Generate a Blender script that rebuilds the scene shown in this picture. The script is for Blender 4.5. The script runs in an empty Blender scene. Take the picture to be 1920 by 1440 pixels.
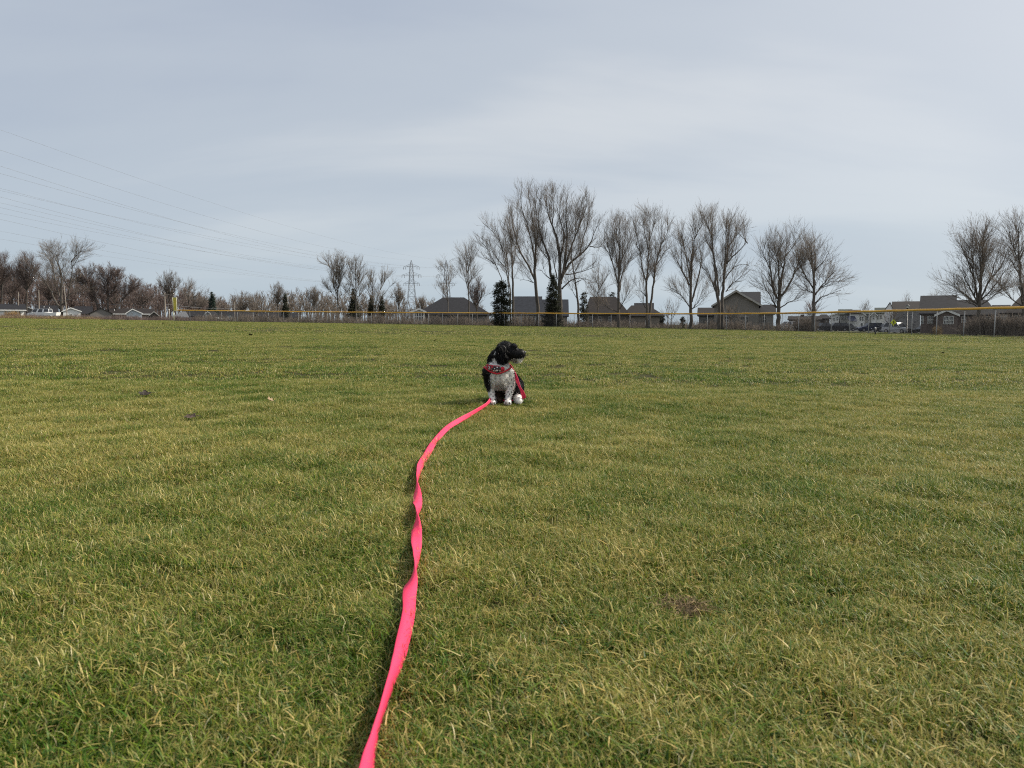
import bpy, math, random
import numpy as np
from mathutils import Vector, Matrix
from mathutils.bvhtree import BVHTree
R = math.radians
C = bpy.context.scene.collection
S = bpy.context.scene

# ------------------------------------------------------------------ camera, sky, sun, exposure
F_PX, H_CAM, SLOPE = 1331.0, 0.55, 0.0133
PITCH = math.atan((720 - 604.5) / F_PX)
cam = bpy.data.cameras.new('camera'); camo = bpy.data.objects.new('camera', cam); C.objects.link(camo)
camo.location = (0, 0, H_CAM); camo.rotation_euler = (math.pi / 2 - PITCH, 0, 0)
cam.sensor_width = 36; cam.lens = F_PX / 1920 * 36; cam.clip_start = 0.02; cam.clip_end = 6000
cam.dof.use_dof = True; cam.dof.focus_distance = 4.4; cam.dof.aperture_fstop = 9.0
S.camera = camo

SUN_AZ, SUN_EL = R(74), R(38)
SUN_DIR = Vector((math.sin(SUN_AZ) * math.cos(SUN_EL), math.cos(SUN_AZ) * math.cos(SUN_EL), math.sin(SUN_EL)))
sun = bpy.data.lights.new('sun', 'SUN'); suno = bpy.data.objects.new('sun', sun); C.objects.link(suno)
sun.energy = 5.0; sun.angle = R(3.5); sun.color = (1.0, 0.925, 0.79)
suno.rotation_euler = SUN_DIR.to_track_quat('Z', 'Y').to_euler(); suno.location = (40, 20, 40)

world = bpy.data.worlds.new('World'); S.world = world; world.use_nodes = True
def make_world():
    nt = world.node_tree; nt.nodes.clear(); N = nt.nodes.new; L = nt.links.new
    out = N('ShaderNodeOutputWorld'); bg = N('ShaderNodeBackground'); L(bg.outputs[0], out.inputs[0])
    bg.inputs['Strength'].default_value = 0.1
    sky = N('ShaderNodeTexSky'); sky.sky_type = 'NISHITA'; sky.sun_disc = False
    sky.sun_elevation = SUN_EL; sky.sun_rotation = SUN_AZ; sky.air_density = 1.0; sky.dust_density = 1.5; sky.ozone_density = 1.2
    tc = N('ShaderNodeTexCoord'); sep = N('ShaderNodeSeparateXYZ'); L(tc.outputs['Generated'], sep.inputs[0])
    def math_(op, a, b=None, c=None, clamp=False):
        m = N('ShaderNodeMath'); m.operation = op; m.use_clamp = clamp
        for i, v in enumerate((a, b, c)):
            if v is None: continue
            if isinstance(v, (int, float)): m.inputs[i].default_value = v
            else: L(v, m.inputs[i])
        return m.outputs[0]
    zz = math_('ADD', math_('MAXIMUM', sep.outputs[2], 0.0), 0.22)
    cx = math_('DIVIDE', sep.outputs[0], zz); cy = math_('DIVIDE', sep.outputs[1], zz)
    cmb = N('ShaderNodeCombineXYZ'); L(cx, cmb.inputs[0]); L(cy, cmb.inputs[1])
    def noise(scale, detail, rot, sx, off, rough=0.5, dist=0.0):
        mp = N('ShaderNodeMapping'); L(cmb.outputs[0], mp.inputs[0])
        mp.inputs['Rotation'].default_value = (0, 0, rot); mp.inputs['Scale'].default_value = (sx, 1, 1); mp.inputs['Location'].default_value = off
        n = N('ShaderNodeTexNoise'); L(mp.outputs[0], n.inputs['Vector'])
        n.inputs['Scale'].default_value = scale; n.inputs['Detail'].default_value = detail; n.inputs['Roughness'].default_value = rough; n.inputs['Distortion'].default_value = dist
        return n.outputs['Fac']
    n1 = noise(0.55, 3, R(25), 0.55, (5.1, 0.2, 0), 0.45, 0.6)
    n2 = noise(1.5, 5, R(-30), 0.35, (4.2, 2.0, 0), 0.55, 0.3)
    n3 = noise(0.42, 2, R(-20), 0.8, (7.7, 1.1, 0), 0.4)
    def ramp(fac, stops):
        r = N('ShaderNodeValToRGB'); L(fac, r.inputs[0]); e = r.color_ramp.elements
        r.color_ramp.interpolation = 'EASE'
        while len(e) < len(stops): e.new(0.5)
        for el, (p, c) in zip(e, stops): el.position = p; el.color = c
        return r.outputs[0]
    dens = math_('ADD', math_('MULTIPLY', n1, 0.72), math_('MULTIPLY', n2, 0.28))
    cloud = ramp(dens, [(0.36, (4.1, 4.68, 5.70, 1)), (0.48, (4.9, 5.45, 6.22, 1)), (0.59, (6.35, 6.68, 7.08, 1))])
    # thin cloud glows round the sun behind it
    dv = N('ShaderNodeVectorMath'); dv.operation = 'DOT_PRODUCT'; L(tc.outputs['Generated'], dv.inputs[0]); dv.inputs[1].default_value = SUN_DIR
    glow = math_('POWER', math_('MAXIMUM', dv.outputs['Value'], 0.0), 4.0)
    gm = math_('ADD', 0.925, math_('MULTIPLY', glow, 0.28))
    hz_ = math_('POWER', math_('SUBTRACT', 1.0, math_('MAXIMUM', sep.outputs[2], 0.0)), 7.0)
    hm = N('ShaderNodeMix'); hm.data_type = 'RGBA'; L(math_('MULTIPLY', hz_, 0.9), hm.inputs[0]); L(cloud, hm.inputs[6]); hm.inputs[7].default_value = (4.75, 5.75, 6.5, 1)
    wm = N('ShaderNodeMix'); wm.data_type = 'RGBA'; L(math_('MULTIPLY', glow, 1.25, clamp=True), wm.inputs[0]); L(hm.outputs[2], wm.inputs[6]); wm.inputs[7].default_value = (6.7, 6.85, 7.05, 1)
    mul = N('ShaderNodeVectorMath'); mul.operation = 'SCALE'; L(wm.outputs[2], mul.inputs[0]); L(gm, mul.inputs['Scale'])
    cover = ramp(n3, [(0.30, (0.88, 0.88, 0.88, 1)), (0.65, (0.97, 0.97, 0.97, 1))])
    low = math_('MULTIPLY', math_('POWER', math_('SUBTRACT', 1.0, math_('MAXIMUM', sep.outputs[2], 0.0)), 9.0), 0.04)
    cov = math_('SUBTRACT', cover, low, clamp=True)
    mix = N('ShaderNodeMix'); mix.data_type = 'RGBA'
    L(cov, mix.inputs[0]); L(sky.outputs[0], mix.inputs[6]); L(mul.outputs[0], mix.inputs[7])
    L(mix.outputs[2], bg.inputs['Color'])
make_world()
S.view_settings.view_transform = 'Standard'; S.view_settings.look = 'None'; S.view_settings.exposure = 0.18; S.view_settings.gamma = 1.0
S.view_settings.use_curve_mapping = False
S.cycles.use_denoising = False; S.cycles.filter_width = 1.05
S.cycles.max_bounces = 6; S.cycles.transparent_max_bounces = 8

# ------------------------------------------------------------------ helpers
cp, sp = math.cos(PITCH), math.sin(PITCH)
def P(px, py, Y):
    """point of the photograph (1920 x 1440 pixels) at Y metres in front of the camera"""
    a, b = (px - 960) / F_PX, (720 - py) / F_PX
    t = Y / (cp + sp * b)
    return Vector((a * t, Y, H_CAM + (-sp + cp * b) * t))
def sstep(a, b, x):
    t = np.clip((x - a) / (b - a), 0, 1); return t * t * (3 - 2 * t)
_rs = np.random.RandomState(5)
_W = [(_rs.normal(0, 1, 2) * f, _rs.uniform(0, 6.28), a) for f, a in ((0.5, .012), (0.8, .010), (1.6, .007), (2.5, .006), (4.2, .005), (7, .004), (11, .0035), (15, .003))]
def gz(X, Y):
    X = np.asarray(X, float); Y = np.asarray(Y, float)
    z = -SLOPE * X - 0.35 * sstep(34, 50, X) * sstep(20, 60, Y)
    fade = 1 - sstep(12, 30, np.hypot(X, Y))
    for w, ph, a in _W: z = z + fade * a * np.sin(X * w[0] + Y * w[1] + ph)
    return z
def gzf(x, y): return float(gz(x, y))
def on_ground(px, py, h=0.0):
    """where the sight line through a photo pixel comes within h of the turf"""
    a, b = (px - 960) / F_PX, (720 - py) / F_PX
    k = (-sp + cp * b) + SLOPE * a; hh = h
    for _ in range(6):
        t = (hh - H_CAM) / k; p = Vector((a * t, (cp + sp * b) * t, H_CAM + (-sp + cp * b) * t))
        hh = .5 * hh + .5 * (h + gzf(p.x, p.y) + SLOPE * p.x)
    return p

def tag(o, label=None, cat=None, group=None, kind=None):
    if label: o['label'] = label
    if cat: o['category'] = cat
    if group: o['group'] = group
    if kind: o['kind'] = kind
    return o
def thing(name, label, cat, loc=(0, 0, 0), group=None, rz=0.0):
    o = bpy.data.objects.new(name, None); C.objects.link(o); o.empty_display_size = 0.2
    o.location = loc; o.rotation_euler = (0, 0, rz)
    return tag(o, label, cat, group)
def link(name, me, parent=None, local=True):
    o = bpy.data.objects.new(name, me); C.objects.link(o)
    if parent is not None:
        o.parent = parent
        if not local: o.matrix_parent_inverse = Matrix.Translation(-parent.location) if parent.parent is None else Matrix.Translation(-parent.parent.location)
    return o
class MB:
    """collects shapes for ONE mesh"""
    def __init__(s): s.v = []; s.f = []
    def add(s, vs, fs):
        n = len(s.v); s.v.extend([tuple(p) for p in vs]); s.f.extend([tuple(i + n for i in f) for f in fs]); return s
    def box(s, a, b):
        x0, y0, z0 = a; x1, y1, z1 = b
        return s.add([(x0, y0, z0), (x1, y0, z0), (x1, y1, z0), (x0, y1, z0), (x0, y0, z1), (x1, y0, z1), (x1, y1, z1), (x0, y1, z1)],
                     [(3, 2, 1, 0), (4, 5, 6, 7), (0, 1, 5, 4), (1, 2, 6, 5), (2, 3, 7, 6), (3, 0, 4, 7)])
    def tube(s, pts, rad, sides=6, cap=True):
        pts = [Vector(p) for p in pts]; n = len(pts)
        if not hasattr(rad, '__len__'): rad = [rad] * n
        base = len(s.v); prev = None
        for i, p in enumerate(pts):
            t = (pts[min(i + 1, n - 1)] - pts[max(i - 1, 0)]).normalized()
            if prev is None: u = t.orthogonal().normalized()
            else:
                u = prev - t * prev.dot(t)
                u = u.normalized() if u.length > 1e-6 else t.orthogonal().normalized()
            prev = u; w = t.cross(u)
            for k in range(sides):
                a = 2 * math.pi * k / sides
                s.v.append(tuple(p + (u * math.cos(a) + w * math.sin(a)) * rad[i]))
        for i in range(n - 1):
            for k in range(sides):
                a = base + i * sides + k; b = base + i * sides + (k + 1) % sides
                s.f.append((a, b, b + sides, a + sides))
        if cap:
            s.f.append(tuple(base + k for k in range(sides - 1, -1, -1)))
            s.f.append(tuple(base + (n - 1) * sides + k for k in range(sides)))
        return s
    def ball(s, c, r, rot=None, nu=14, nv=9):
        vs = []
        for j in range(nv + 1):
            th = math.pi * j / nv
            for i in range(nu):
                ph = 2 * math.pi * i / nu
                p = Vector((math.sin(th) * math.cos(ph) * r[0], math.sin(th) * math.sin(ph) * r[1], math.cos(th) * r[2]))
                if rot is not None: p = rot @ p
                vs.append(p + Vector(c))
        fs = [(j * nu + i, j * nu + (i + 1) % nu, (j + 1) * nu + (i + 1) % nu, (j + 1) * nu + i)[::-1] for j in range(nv) for i in range(nu)]
        return s.add(vs, fs)
    def prism(s, poly, axis, a, b):
        """polygon of (p, q) pairs swept along axis 0 (x) or 1 (y) from a to b"""
        n = len(poly)
        def mk(t, p, q): return (t, p, q) if axis == 0 else (p, t, q)
        vs = [mk(a, *pq) for pq in poly] + [mk(b, *pq) for pq in poly]
        fs = [tuple(range(n)), tuple(range(2 * n - 1, n - 1, -1))] + [(i, n + i, n + (i + 1) % n, (i + 1) % n) for i in range(n)]
        return s.add(vs, fs)
    def mesh(s, name, mat=None, smooth=False):
        me = bpy.data.meshes.new(name); me.from_pydata(s.v, [], s.f)
        if mat: me.materials.append(mat)
        if smooth: me.shade_smooth()
        me.update(); return me
    def build(s, name, mat, parent=None, smooth=False): return link(name, s.mesh(name, mat, smooth), parent)

def np_mesh(name, V, T, mat, smooth=False, attrs=None):
    me = bpy.data.meshes.new(name)
    V = np.asarray(V, np.float32); T = np.asarray(T, np.int32)
    me.vertices.add(len(V)); me.vertices.foreach_set('co', V.ravel())
    k = T.shape[1]
    me.loops.add(T.size); me.loops.foreach_set('vertex_index', T.ravel())
    me.polygons.add(len(T)); me.polygons.foreach_set('loop_start', np.arange(0, T.size, k, dtype=np.int32))
    me.update(calc_edges=True)
    if mat: me.materials.append(mat)
    for n, a in (attrs or {}).items():
        if a.ndim == 1:
            at = me.attributes.new(n, 'FLOAT', 'POINT'); at.data.foreach_set('value', a.astype(np.float32))
        else:
            at = me.attributes.new(n, 'FLOAT_COLOR', 'POINT'); at.data.foreach_set('color', a.astype(np.float32).ravel())
    if smooth: me.shade_smooth()
    me.update(); return me

# ------------------------------------------------------------------ materials
def mat_base(name):
    m = bpy.data.materials.new(name); m.use_nodes = True
    return m, m.node_tree, m.node_tree.nodes['Principled BSDF']
def mat(name, col, rough=0.7, var=0.25, scale=3.0, metal=0.0, spec=0.3, bump=0.0, coords='Object', stretch=(1, 1, 1), col2=None, sheen=0.0):
    """principled surface whose colour wanders between two tones"""
    m, nt, bs = mat_base(name); N = nt.nodes.new; L = nt.links.new
    tc = N('ShaderNodeTexCoord'); mp = N('ShaderNodeMapping'); L(tc.outputs[coords], mp.inputs[0]); mp.inputs['Scale'].default_value = stretch
    n = N('ShaderNodeTexNoise'); n.inputs['Scale'].default_value = scale; n.inputs['Detail'].default_value = 5; L(mp.outputs[0], n.inputs['Vector'])
    mr = N('ShaderNodeMapRange'); mr.inputs[1].default_value = 0.3; mr.inputs[2].default_value = 0.7; L(n.outputs['Fac'], mr.inputs[0])
    mx = N('ShaderNodeMix'); mx.data_type = 'RGBA'; L(mr.outputs[0], mx.inputs[0])
    c2 = col2 or tuple(min(1, c * (1 + var)) for c in col); c1 = col if col2 else tuple(c * (1 - var) for c in col)
    mx.inputs[6].default_value = (*c1, 1); mx.inputs[7].default_value = (*c2, 1)
    L(mx.outputs[2], bs.inputs['Base Color'])
    bs.inputs['Roughness'].default_value = rough; bs.inputs['Metallic'].default_value = metal; bs.inputs['Specular IOR Level'].default_value = spec
    if bump:
        b = N('ShaderNodeBump'); b.inputs['Strength'].default_value = bump; L(n.outputs['Fac'], b.inputs['Height']); L(b.outputs[0], bs.inputs['Normal'])
    return m
M = {}
M['bark'] = mat('bark', (0.105, 0.092, 0.080), 0.9, 0.35, 2.0, spec=0.15, bump=0.3, stretch=(3, 3, .6))
M['bark_light'] = mat('bark_light', (0.15, 0.13, 0.11), 0.9, 0.3, 2.0, spec=0.15, bump=0.3, stretch=(3, 3, .6))
M['twig'] = mat('twig', (0.20, 0.168, 0.142), 0.9, 0.3, 0.4, spec=0.15)
M['twig_light'] = mat('twig_light', (0.20, 0.165, 0.13), 0.9, 0.3, 0.4, spec=0.15)
M['twig_red'] = mat('twig_red', (0.18, 0.138, 0.125), 0.9, 0.3, 0.3, spec=0.15)
M['twig_tan'] = mat('twig_tan', (0.26, 0.19, 0.11), 0.9, 0.35, 0.6, spec=0.15)
M['twig_gold'] = mat('twig_gold', (0.36, 0.24, 0.11), 0.9, 0.3, 0.6, spec=0.15)
M['needle'] = mat('needle', (0.030, 0.034, 0.020), 0.8, 0.5, 1.2, spec=0.2)
M['needle_blue'] = mat('needle_blue', (0.030, 0.048, 0.038), 0.8, 0.45, 1.2, spec=0.2)
M['galv'] = mat('galvanised', (0.36, 0.36, 0.36), 0.75, 0.2, 6, spec=0.15)
M['wire'] = mat('chain_wire', (0.085, 0.085, 0.09), 0.85, 0.15, 3, spec=0.08)
M['cap'] = mat('yellow_cap', (0.60, 0.30, 0.025), 0.5, 0.0, 0.25, spec=0.35, col2=(0.72, 0.42, 0.06))
M['pole_yellow'] = mat('foul_yellow', (0.66, 0.56, 0.06), 0.55, 0.15, 2)
M['pole_pale'] = mat('foul_pale', (0.66, 0.62, 0.40), 0.55, 0.12, 2)
M['wood_pole'] = mat('wood_pole', (0.30, 0.26, 0.22), 0.85, 0.25, 2, stretch=(4, 4, .5))
M['cable'] = mat('cable', (0.20, 0.21, 0.23), 0.8, 0.1, 0.1, spec=0.1)
M['steel'] = mat('tower_steel', (0.30, 0.31, 0.33), 0.55, 0.15, 0.3, metal=0.3)
M['insul'] = mat('insulator', (0.12, 0.10, 0.09), 0.4, 0.2, 2)
M['white'] = mat('white_siding', (0.80, 0.80, 0.78), 0.6, 0.06, 0.5)
M['offwhite'] = mat('offwhite_siding', (0.58, 0.57, 0.53), 0.65, 0.06, 0.5)
M['ltblue'] = mat('pale_blue_siding', (0.50, 0.55, 0.60), 0.65, 0.07, 0.5)
M['grey'] = mat('grey_siding', (0.235, 0.23, 0.225), 0.7, 0.08, 0.5)
M['taupe'] = mat('taupe_siding', (0.215, 0.20, 0.185), 0.7, 0.08, 0.5)
M['brown'] = mat('brown_siding', (0.10, 0.086, 0.078), 0.7, 0.12, 0.5)
M['brick'] = mat('brick_wall', (0.15, 0.118, 0.108), 0.85, 0.25, 2.5)
M['beige'] = mat('beige_siding', (0.24, 0.21, 0.18), 0.7, 0.08, 0.5)
M['trim'] = mat('white_trim', (0.78, 0.78, 0.76), 0.5, 0.05, 1)
M['trim_dim'] = mat('painted_trim', (0.40, 0.39, 0.37), 0.6, 0.05, 1)
M['roof_dark'] = mat('roof_charcoal', (0.023, 0.023, 0.027), 0.85, 0.25, 2.5, spec=0.2)
M['roof_blue'] = mat('roof_slate', (0.030, 0.033, 0.042), 0.85, 0.2, 2.5, spec=0.2)
M['roof_brown'] = mat('roof_brown', (0.027, 0.023, 0.0225), 0.85, 0.2, 2.5, spec=0.2)
M['roof_green'] = mat('roof_greygreen', (0.05, 0.062, 0.058), 0.85, 0.2, 2.5, spec=0.2)
M['roof_grey'] = mat('roof_pale_grey', (0.15, 0.155, 0.165), 0.8, 0.15, 2.5, spec=0.2)
M['glass'] = mat('window_glass', (0.05, 0.055, 0.065), 0.3, 0.2, 1, spec=0.5)
M['door_dark'] = mat('dark_door', (0.06, 0.055, 0.055), 0.5, 0.1, 1)
M['tyre'] = mat('tyre_rubber', (0.025, 0.025, 0.027), 0.85, 0.15, 8)
M['rim'] = mat('wheel_rim', (0.45, 0.45, 0.46), 0.35, 0.1, 8, metal=0.7)
M['lamp_lens'] = mat('headlight_lens', (0.75, 0.77, 0.80), 0.15, 0.05, 8, spec=0.6)
M['tail_lens'] = mat('tail_lens', (0.40, 0.02, 0.02), 0.2, 0.05, 8, spec=0.6)
M['black_metal'] = mat('black_metal', (0.03, 0.03, 0.032), 0.4, 0.2, 5, spec=0.4)
M['lantern_glass'] = mat('lantern_glass', (0.72, 0.72, 0.70), 0.3, 0.05, 5)
M['sign_yellow'] = mat('sign_yellow', (0.72, 0.78, 0.03), 0.4, 0.06, 2, spec=0.4)
M['sign_black'] = mat('sign_black', (0.02, 0.02, 0.02), 0.5, 0.1, 2)
M['concrete'] = mat('concrete', (0.46, 0.43, 0.39), 0.85, 0.12, 0.6)
M['asphalt'] = mat('asphalt', (0.055, 0.055, 0.056), 0.9, 0.2, 0.6)
M['leaf_dark'] = mat('leaf_dark', (0.030, 0.022, 0.018), 0.6, 0.5, 40, spec=0.3, bump=0.3)
M['leaf_brown'] = mat('leaf_brown', (0.105, 0.075, 0.058), 0.75, 0.4, 40, spec=0.2, bump=0.3)
M['leaf_tan'] = mat('leaf_tan', (0.30, 0.215, 0.13), 0.75, 0.3, 40, spec=0.2, bump=0.3)
M['soil'] = mat('bare_soil', (0.075, 0.062, 0.040), 0.95, 0.4, 60, spec=0.1, bump=0.5)
def car_paint(name, col):
    m = mat(name, col, 0.42, 0.04, 1.5, metal=0.2, spec=0.5); m.node_tree.nodes['Principled BSDF'].inputs['Coat Weight'].default_value = 0.0; return m
M['paint_silver'] = car_paint('silver_paint', (0.48, 0.49, 0.51)); M['paint_white'] = car_paint('white_paint', (0.70, 0.70, 0.70))
M['paint_navy'] = car_paint('navy_paint', (0.03, 0.04, 0.08)); M['paint_black'] = car_paint('black_paint', (0.025, 0.025, 0.03)); M['paint_grey'] = car_paint('grey_paint', (0.14, 0.145, 0.15))

def tone_nodes(nt, scale_big=0.16):
    """shared patchwork of straw and green, driven by the place on the field"""
    N = nt.nodes.new; L = nt.links.new
    g = N('ShaderNodeNewGeometry')
    def noi(sc, det, stretch=(1, 1, 1), off=(0, 0, 0)):
        mp = N('ShaderNodeMapping'); L(g.outputs['Position'], mp.inputs[0]); mp.inputs['Scale'].default_value = stretch; mp.inputs['Location'].default_value = off
        n = N('ShaderNodeTexNoise'); n.inputs['Scale'].default_value = sc; n.inputs['Detail'].default_value = det; L(mp.outputs[0], n.inputs['Vector']); return n.outputs['Fac']
    a = noi(0.9, 3, (0.8, 1.0, 0)); b = noi(3.2, 3, (1, 1, 0), (3, 5, 0)); c = noi(0.13, 2, (1, 1.4, 0), (9, 2, 0))
    def m(op, x, y):
        k = N('ShaderNodeMath'); k.operation = op
        for i, v in enumerate((x, y)):
            if isinstance(v, (int, float)): k.inputs[i].default_value = v
            else: L(v, k.inputs[i])
        return k.outputs[0]
    return m('ADD', m('ADD', m('MULTIPLY', a, 0.45), m('MULTIPLY', b, 0.38)), m('MULTIPLY', c, 0.17)), m, g
def make_grass_mat():
    m, nt, bs = mat_base('grass_blade'); N = nt.nodes.new; L = nt.links.new
    patch, mth, g = tone_nodes(nt)
    rnd = N('ShaderNodeAttribute'); rnd.attribute_name = 'rnd'; tip = N('ShaderNodeAttribute'); tip.attribute_name = 'tip'
    def ramp(fac, stops):
        r = N('ShaderNodeValToRGB'); L(fac, r.inputs[0]); e = r.color_ramp.elements
        while len(e) < len(stops): e.new(0.5)
        for el, (p, c) in zip(e, stops): el.position = p; el.color = (*c, 1)
        return r.outputs[0]
    green = ramp(rnd.outputs['Fac'], [(0.0, (0.024, 0.064, 0.008)), (0.35, (0.058, 0.130, 0.009)), (0.65, (0.120, 0.190, 0.011)), (1.0, (0.225, 0.258, 0.018))])
    straw = ramp(rnd.outputs['Fac'], [(0.0, (0.38, 0.33, 0.095)), (0.45, (0.58, 0.495, 0.19)), (0.82, (0.52, 0.355, 0.09)), (1.0, (0.74, 0.66, 0.39))])
    # straw probability: hashed per blade against the patch value
    h = mth('FRACT', mth('MULTIPLY', rnd.outputs['Fac'], 17.37), 0.0)
    thr = N('ShaderNodeMapRange'); L(patch, thr.inputs[0]); thr.inputs[1].default_value = 0.39; thr.inputs[2].default_value = 0.60; thr.inputs[3].default_value = 0.05; thr.inputs[4].default_value = 0.34
    iss = mth('LESS_THAN', h, thr.outputs[0])
    tipf = N('ShaderNodeMapRange'); L(tip.outputs['Fac'], tipf.inputs[0]); tipf.inputs[1].default_value = 0.42; tipf.inputs[2].default_value = 0.95; tipf.inputs[3].default_value = 0.0; tipf.inputs[4].default_value = 0.72
    h2 = mth('FRACT', mth('MULTIPLY', rnd.outputs['Fac'], 41.83), 0.0); thr2 = N('ShaderNodeMapRange'); L(patch, thr2.inputs[0]); thr2.inputs[1].default_value = 0.38; thr2.inputs[2].default_value = 0.58; thr2.inputs[3].default_value = 0.28; thr2.inputs[4].default_value = 0.95
    fac = mth('MAXIMUM', iss, mth('MULTIPLY', tipf.outputs[0], mth('LESS_THAN', h2, thr2.outputs[0])))
    mx = N('ShaderNodeMix'); mx.data_type = 'RGBA'; L(fac, mx.inputs[0]); L(straw, mx.inputs[7])
    lush = N('ShaderNodeMapRange'); L(patch, lush.inputs[0]); lush.inputs[1].default_value = 0.40; lush.inputs[2].default_value = 0.54; lush.inputs[3].default_value = 1.0; lush.inputs[4].default_value = 0.0
    gm = N('ShaderNodeMix'); gm.data_type = 'RGBA'; gm.blend_type = 'MULTIPLY'; L(lush.outputs[0], gm.inputs[0]); L(green, gm.inputs[6]); gm.inputs[7].default_value = (0.78, 0.93, 0.95, 1); L(gm.outputs[2], mx.inputs[6])
    L(mx.outputs[2], bs.inputs['Base Color']); bs.inputs['Roughness'].default_value = 0.5; bs.inputs['Specular IOR Level'].default_value = 0.32
    tr = N('ShaderNodeBsdfTranslucent'); L(mx.outputs[2], tr.inputs['Color'])
    ms = N('ShaderNodeMixShader'); ms.inputs[0].default_value = 0.28; L(bs.outputs[0], ms.inputs[1]); L(tr.outputs[0], ms.inputs[2])
    L(ms.outputs[0], nt.nodes['Material Output'].inputs['Surface'])
    return m
def make_ground_mat():
    m, nt, bs = mat_base('turf_soil'); N = nt.nodes.new; L = nt.links.new
    patch, mth, g = tone_nodes(nt)
    n = N('ShaderNodeTexNoise'); n.inputs['Scale'].default_value = 45; n.inputs['Detail'].default_value = 4; L(g.outputs['Position'], n.inputs['Vector'])
    f = mth('ADD', mth('MULTIPLY', patch, 0.6), mth('MULTIPLY', n.outputs['Fac'], 0.4))
    r = N('ShaderNodeValToRGB'); L(f, r.inputs[0]); e = r.color_ramp.elements
    e[0].position = 0.36; e[0].color = (0.018, 0.022, 0.008, 1); e[1].position = 0.62; e[1].color = (0.060, 0.054, 0.020, 1)
    L(r.outputs[0], bs.inputs['Base Color']); bs.inputs['Roughness'].default_value = 0.95; bs.inputs['Specular IOR Level'].default_value = 0.1
    b = N('ShaderNodeBump'); b.inputs['Strength'].default_value = 0.4; b.inputs['Distance'].default_value = 0.02; L(n.outputs['Fac'], b.inputs['Height']); L(b.outputs[0], bs.inputs['Normal'])
    return m
M['grass'] = make_grass_mat(); M['ground'] = make_ground_mat()

# ------------------------------------------------------------------ ground sheet
def make_ground():
    k = 150
    s = np.linspace(-1, 1, 2 * k + 1)
    xs = np.sinh(s * 8.2) / np.sinh(8.2) * 1800
    ys = np.sinh(np.linspace(-0.40, 1, k * 2) * 8.2) / np.sinh(8.2) * 2400
    X, Y = np.meshgrid(xs, ys)
    Z = gz(X, Y) - .007
    V = np.stack([X, Y, Z], -1).reshape(-1, 3)
    nx, ny = len(xs), len(ys)
    i = (np.arange(ny - 1)[:, None] * nx + np.arange(nx - 1)[None, :]).ravel()
    me = np_mesh('ground', V, np.stack([i, i + 1, i + nx + 1, i + nx], -1), M['ground'], True)
    tag(link('ground', me), 'wide mown sports field running back to the fence', kind='structure')
make_ground()

def strip(name, label, pts, m, h=0.012, kind='structure'):
    """flat paved area following the ground, a few mm thick above it"""
    mb = MB(); pts = [Vector((x, y, gzf(x, y) + h)) for x, y in pts]; n = len(pts)
    mb.add(pts + [p - Vector((0, 0, 0.2)) for p in pts], [tuple(range(n))] + [(i, i + n, (i + 1) % n + n, (i + 1) % n) for i in range(n)])
    return tag(mb.build(name, m), label, kind=kind)
strip('road', 'dark asphalt street in front of the far houses', [(46, 108), (150, 108), (150, 115), (46, 115)], M['asphalt'], 0.03)
strip('car_park', 'asphalt parking apron behind the fence corner', [(47, 118), (86, 118), (86, 150), (47, 150)], M['asphalt'], 0.03)
strip('path', 'pale concrete path beyond the corner of the fence', [(36, 86), (43, 86), (43, 90.5), (36, 90.5)], M['concrete'], 0.06)
strip('pavement', 'narrow concrete pavement running behind the fence side', [(38, 47), (70, 47), (70, 49), (38, 49)], M['concrete'], 0.05)

# ------------------------------------------------------------------ leash path (also thins the grass below it)
DOG = on_ground(938, 760)
DOG.z = gzf(DOG.x, DOG.y)
def dl(u, w, v): return DOG + Vector((u, w, v))
LEASH_PX = [  # px, py, height, roll (deg)
    (911, 759, .044, 100), (897, 768, .042, 98), (880, 778, .040, 85), (858, 790, .036, 60), (838, 803, .033, 30), (815, 828, .030, 15), (800, 853, .030, 25), (788, 873, .034, 50),
    (783, 892, .038, 78), (781, 908, .040, 100), (783, 938, .031, 175), (781, 962, .040, 265), (781, 1004, .031, 360), (780, 1045, .038, 425), (776, 1070, .038, 462), (768, 1112, .033, 555),
    (766, 1151, .032, 580), (754, 1207, .032, 586), (745, 1240, .033, 602), (733, 1276, .035, 620), (712, 1345, .035, 629), (700, 1392, .035, 620), (689, 1437, .034, 602), (672, 1520, .036, 592), (655, 1620, .04, 590)]
leash_nodes = []
for (u, w, v, roll) in [(.050, .075, .262, 60), (.066, .055, .240, 85), (.098, .035, .181, 70), (.119, .030, .124, 40), (.138, .030, .086, 25), (.150, .045, .050, 30), (.146, .075, .032, 20),
                        (.09, .10, .022, 10), (.0, .10, .022, 20), (-.05, .055, .036, 70)]:
    leash_nodes.append((dl(u, w, v), roll))
for px, py, h, roll in LEASH_PX:
    leash_nodes.append((on_ground(px, py, h - .009), roll))
def catmull(P4, t):
    a, b, c, d = P4
    return 0.5 * ((2 * b) + (c - a) * t + (2 * a - 5 * b + 4 * c - d) * t * t + (3 * b - a - 3 * c + d) * t ** 3)
def smooth_path(nodes, per=8):
    out = []
    n = len(nodes)
    for i in range(n - 1):
        q = [nodes[max(i - 1, 0)], nodes[i], nodes[i + 1], nodes[min(i + 2, n - 1)]]
        for k in range(per):
            t = k / per
            out.append((catmull([x[0] for x in q], t), q[1][1] + (q[2][1] - q[1][1]) * (t * t * (3 - 2 * t) * .5 + t * .5)))
    out.append(nodes[-1]); return out
LEASH = smooth_path(leash_nodes)
LEASH_XY = np.array([(p.x, p.y) for p, r in LEASH[40:]])

BITS = [(271, 748, .06), (358, 793, .05), (506, 760, .04), (835, 712, .04), (1281, 1150, .035)]
BARE = [(on_ground(a, b).x, on_ground(a, b).y, r) for a, b, r in BITS]
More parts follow.
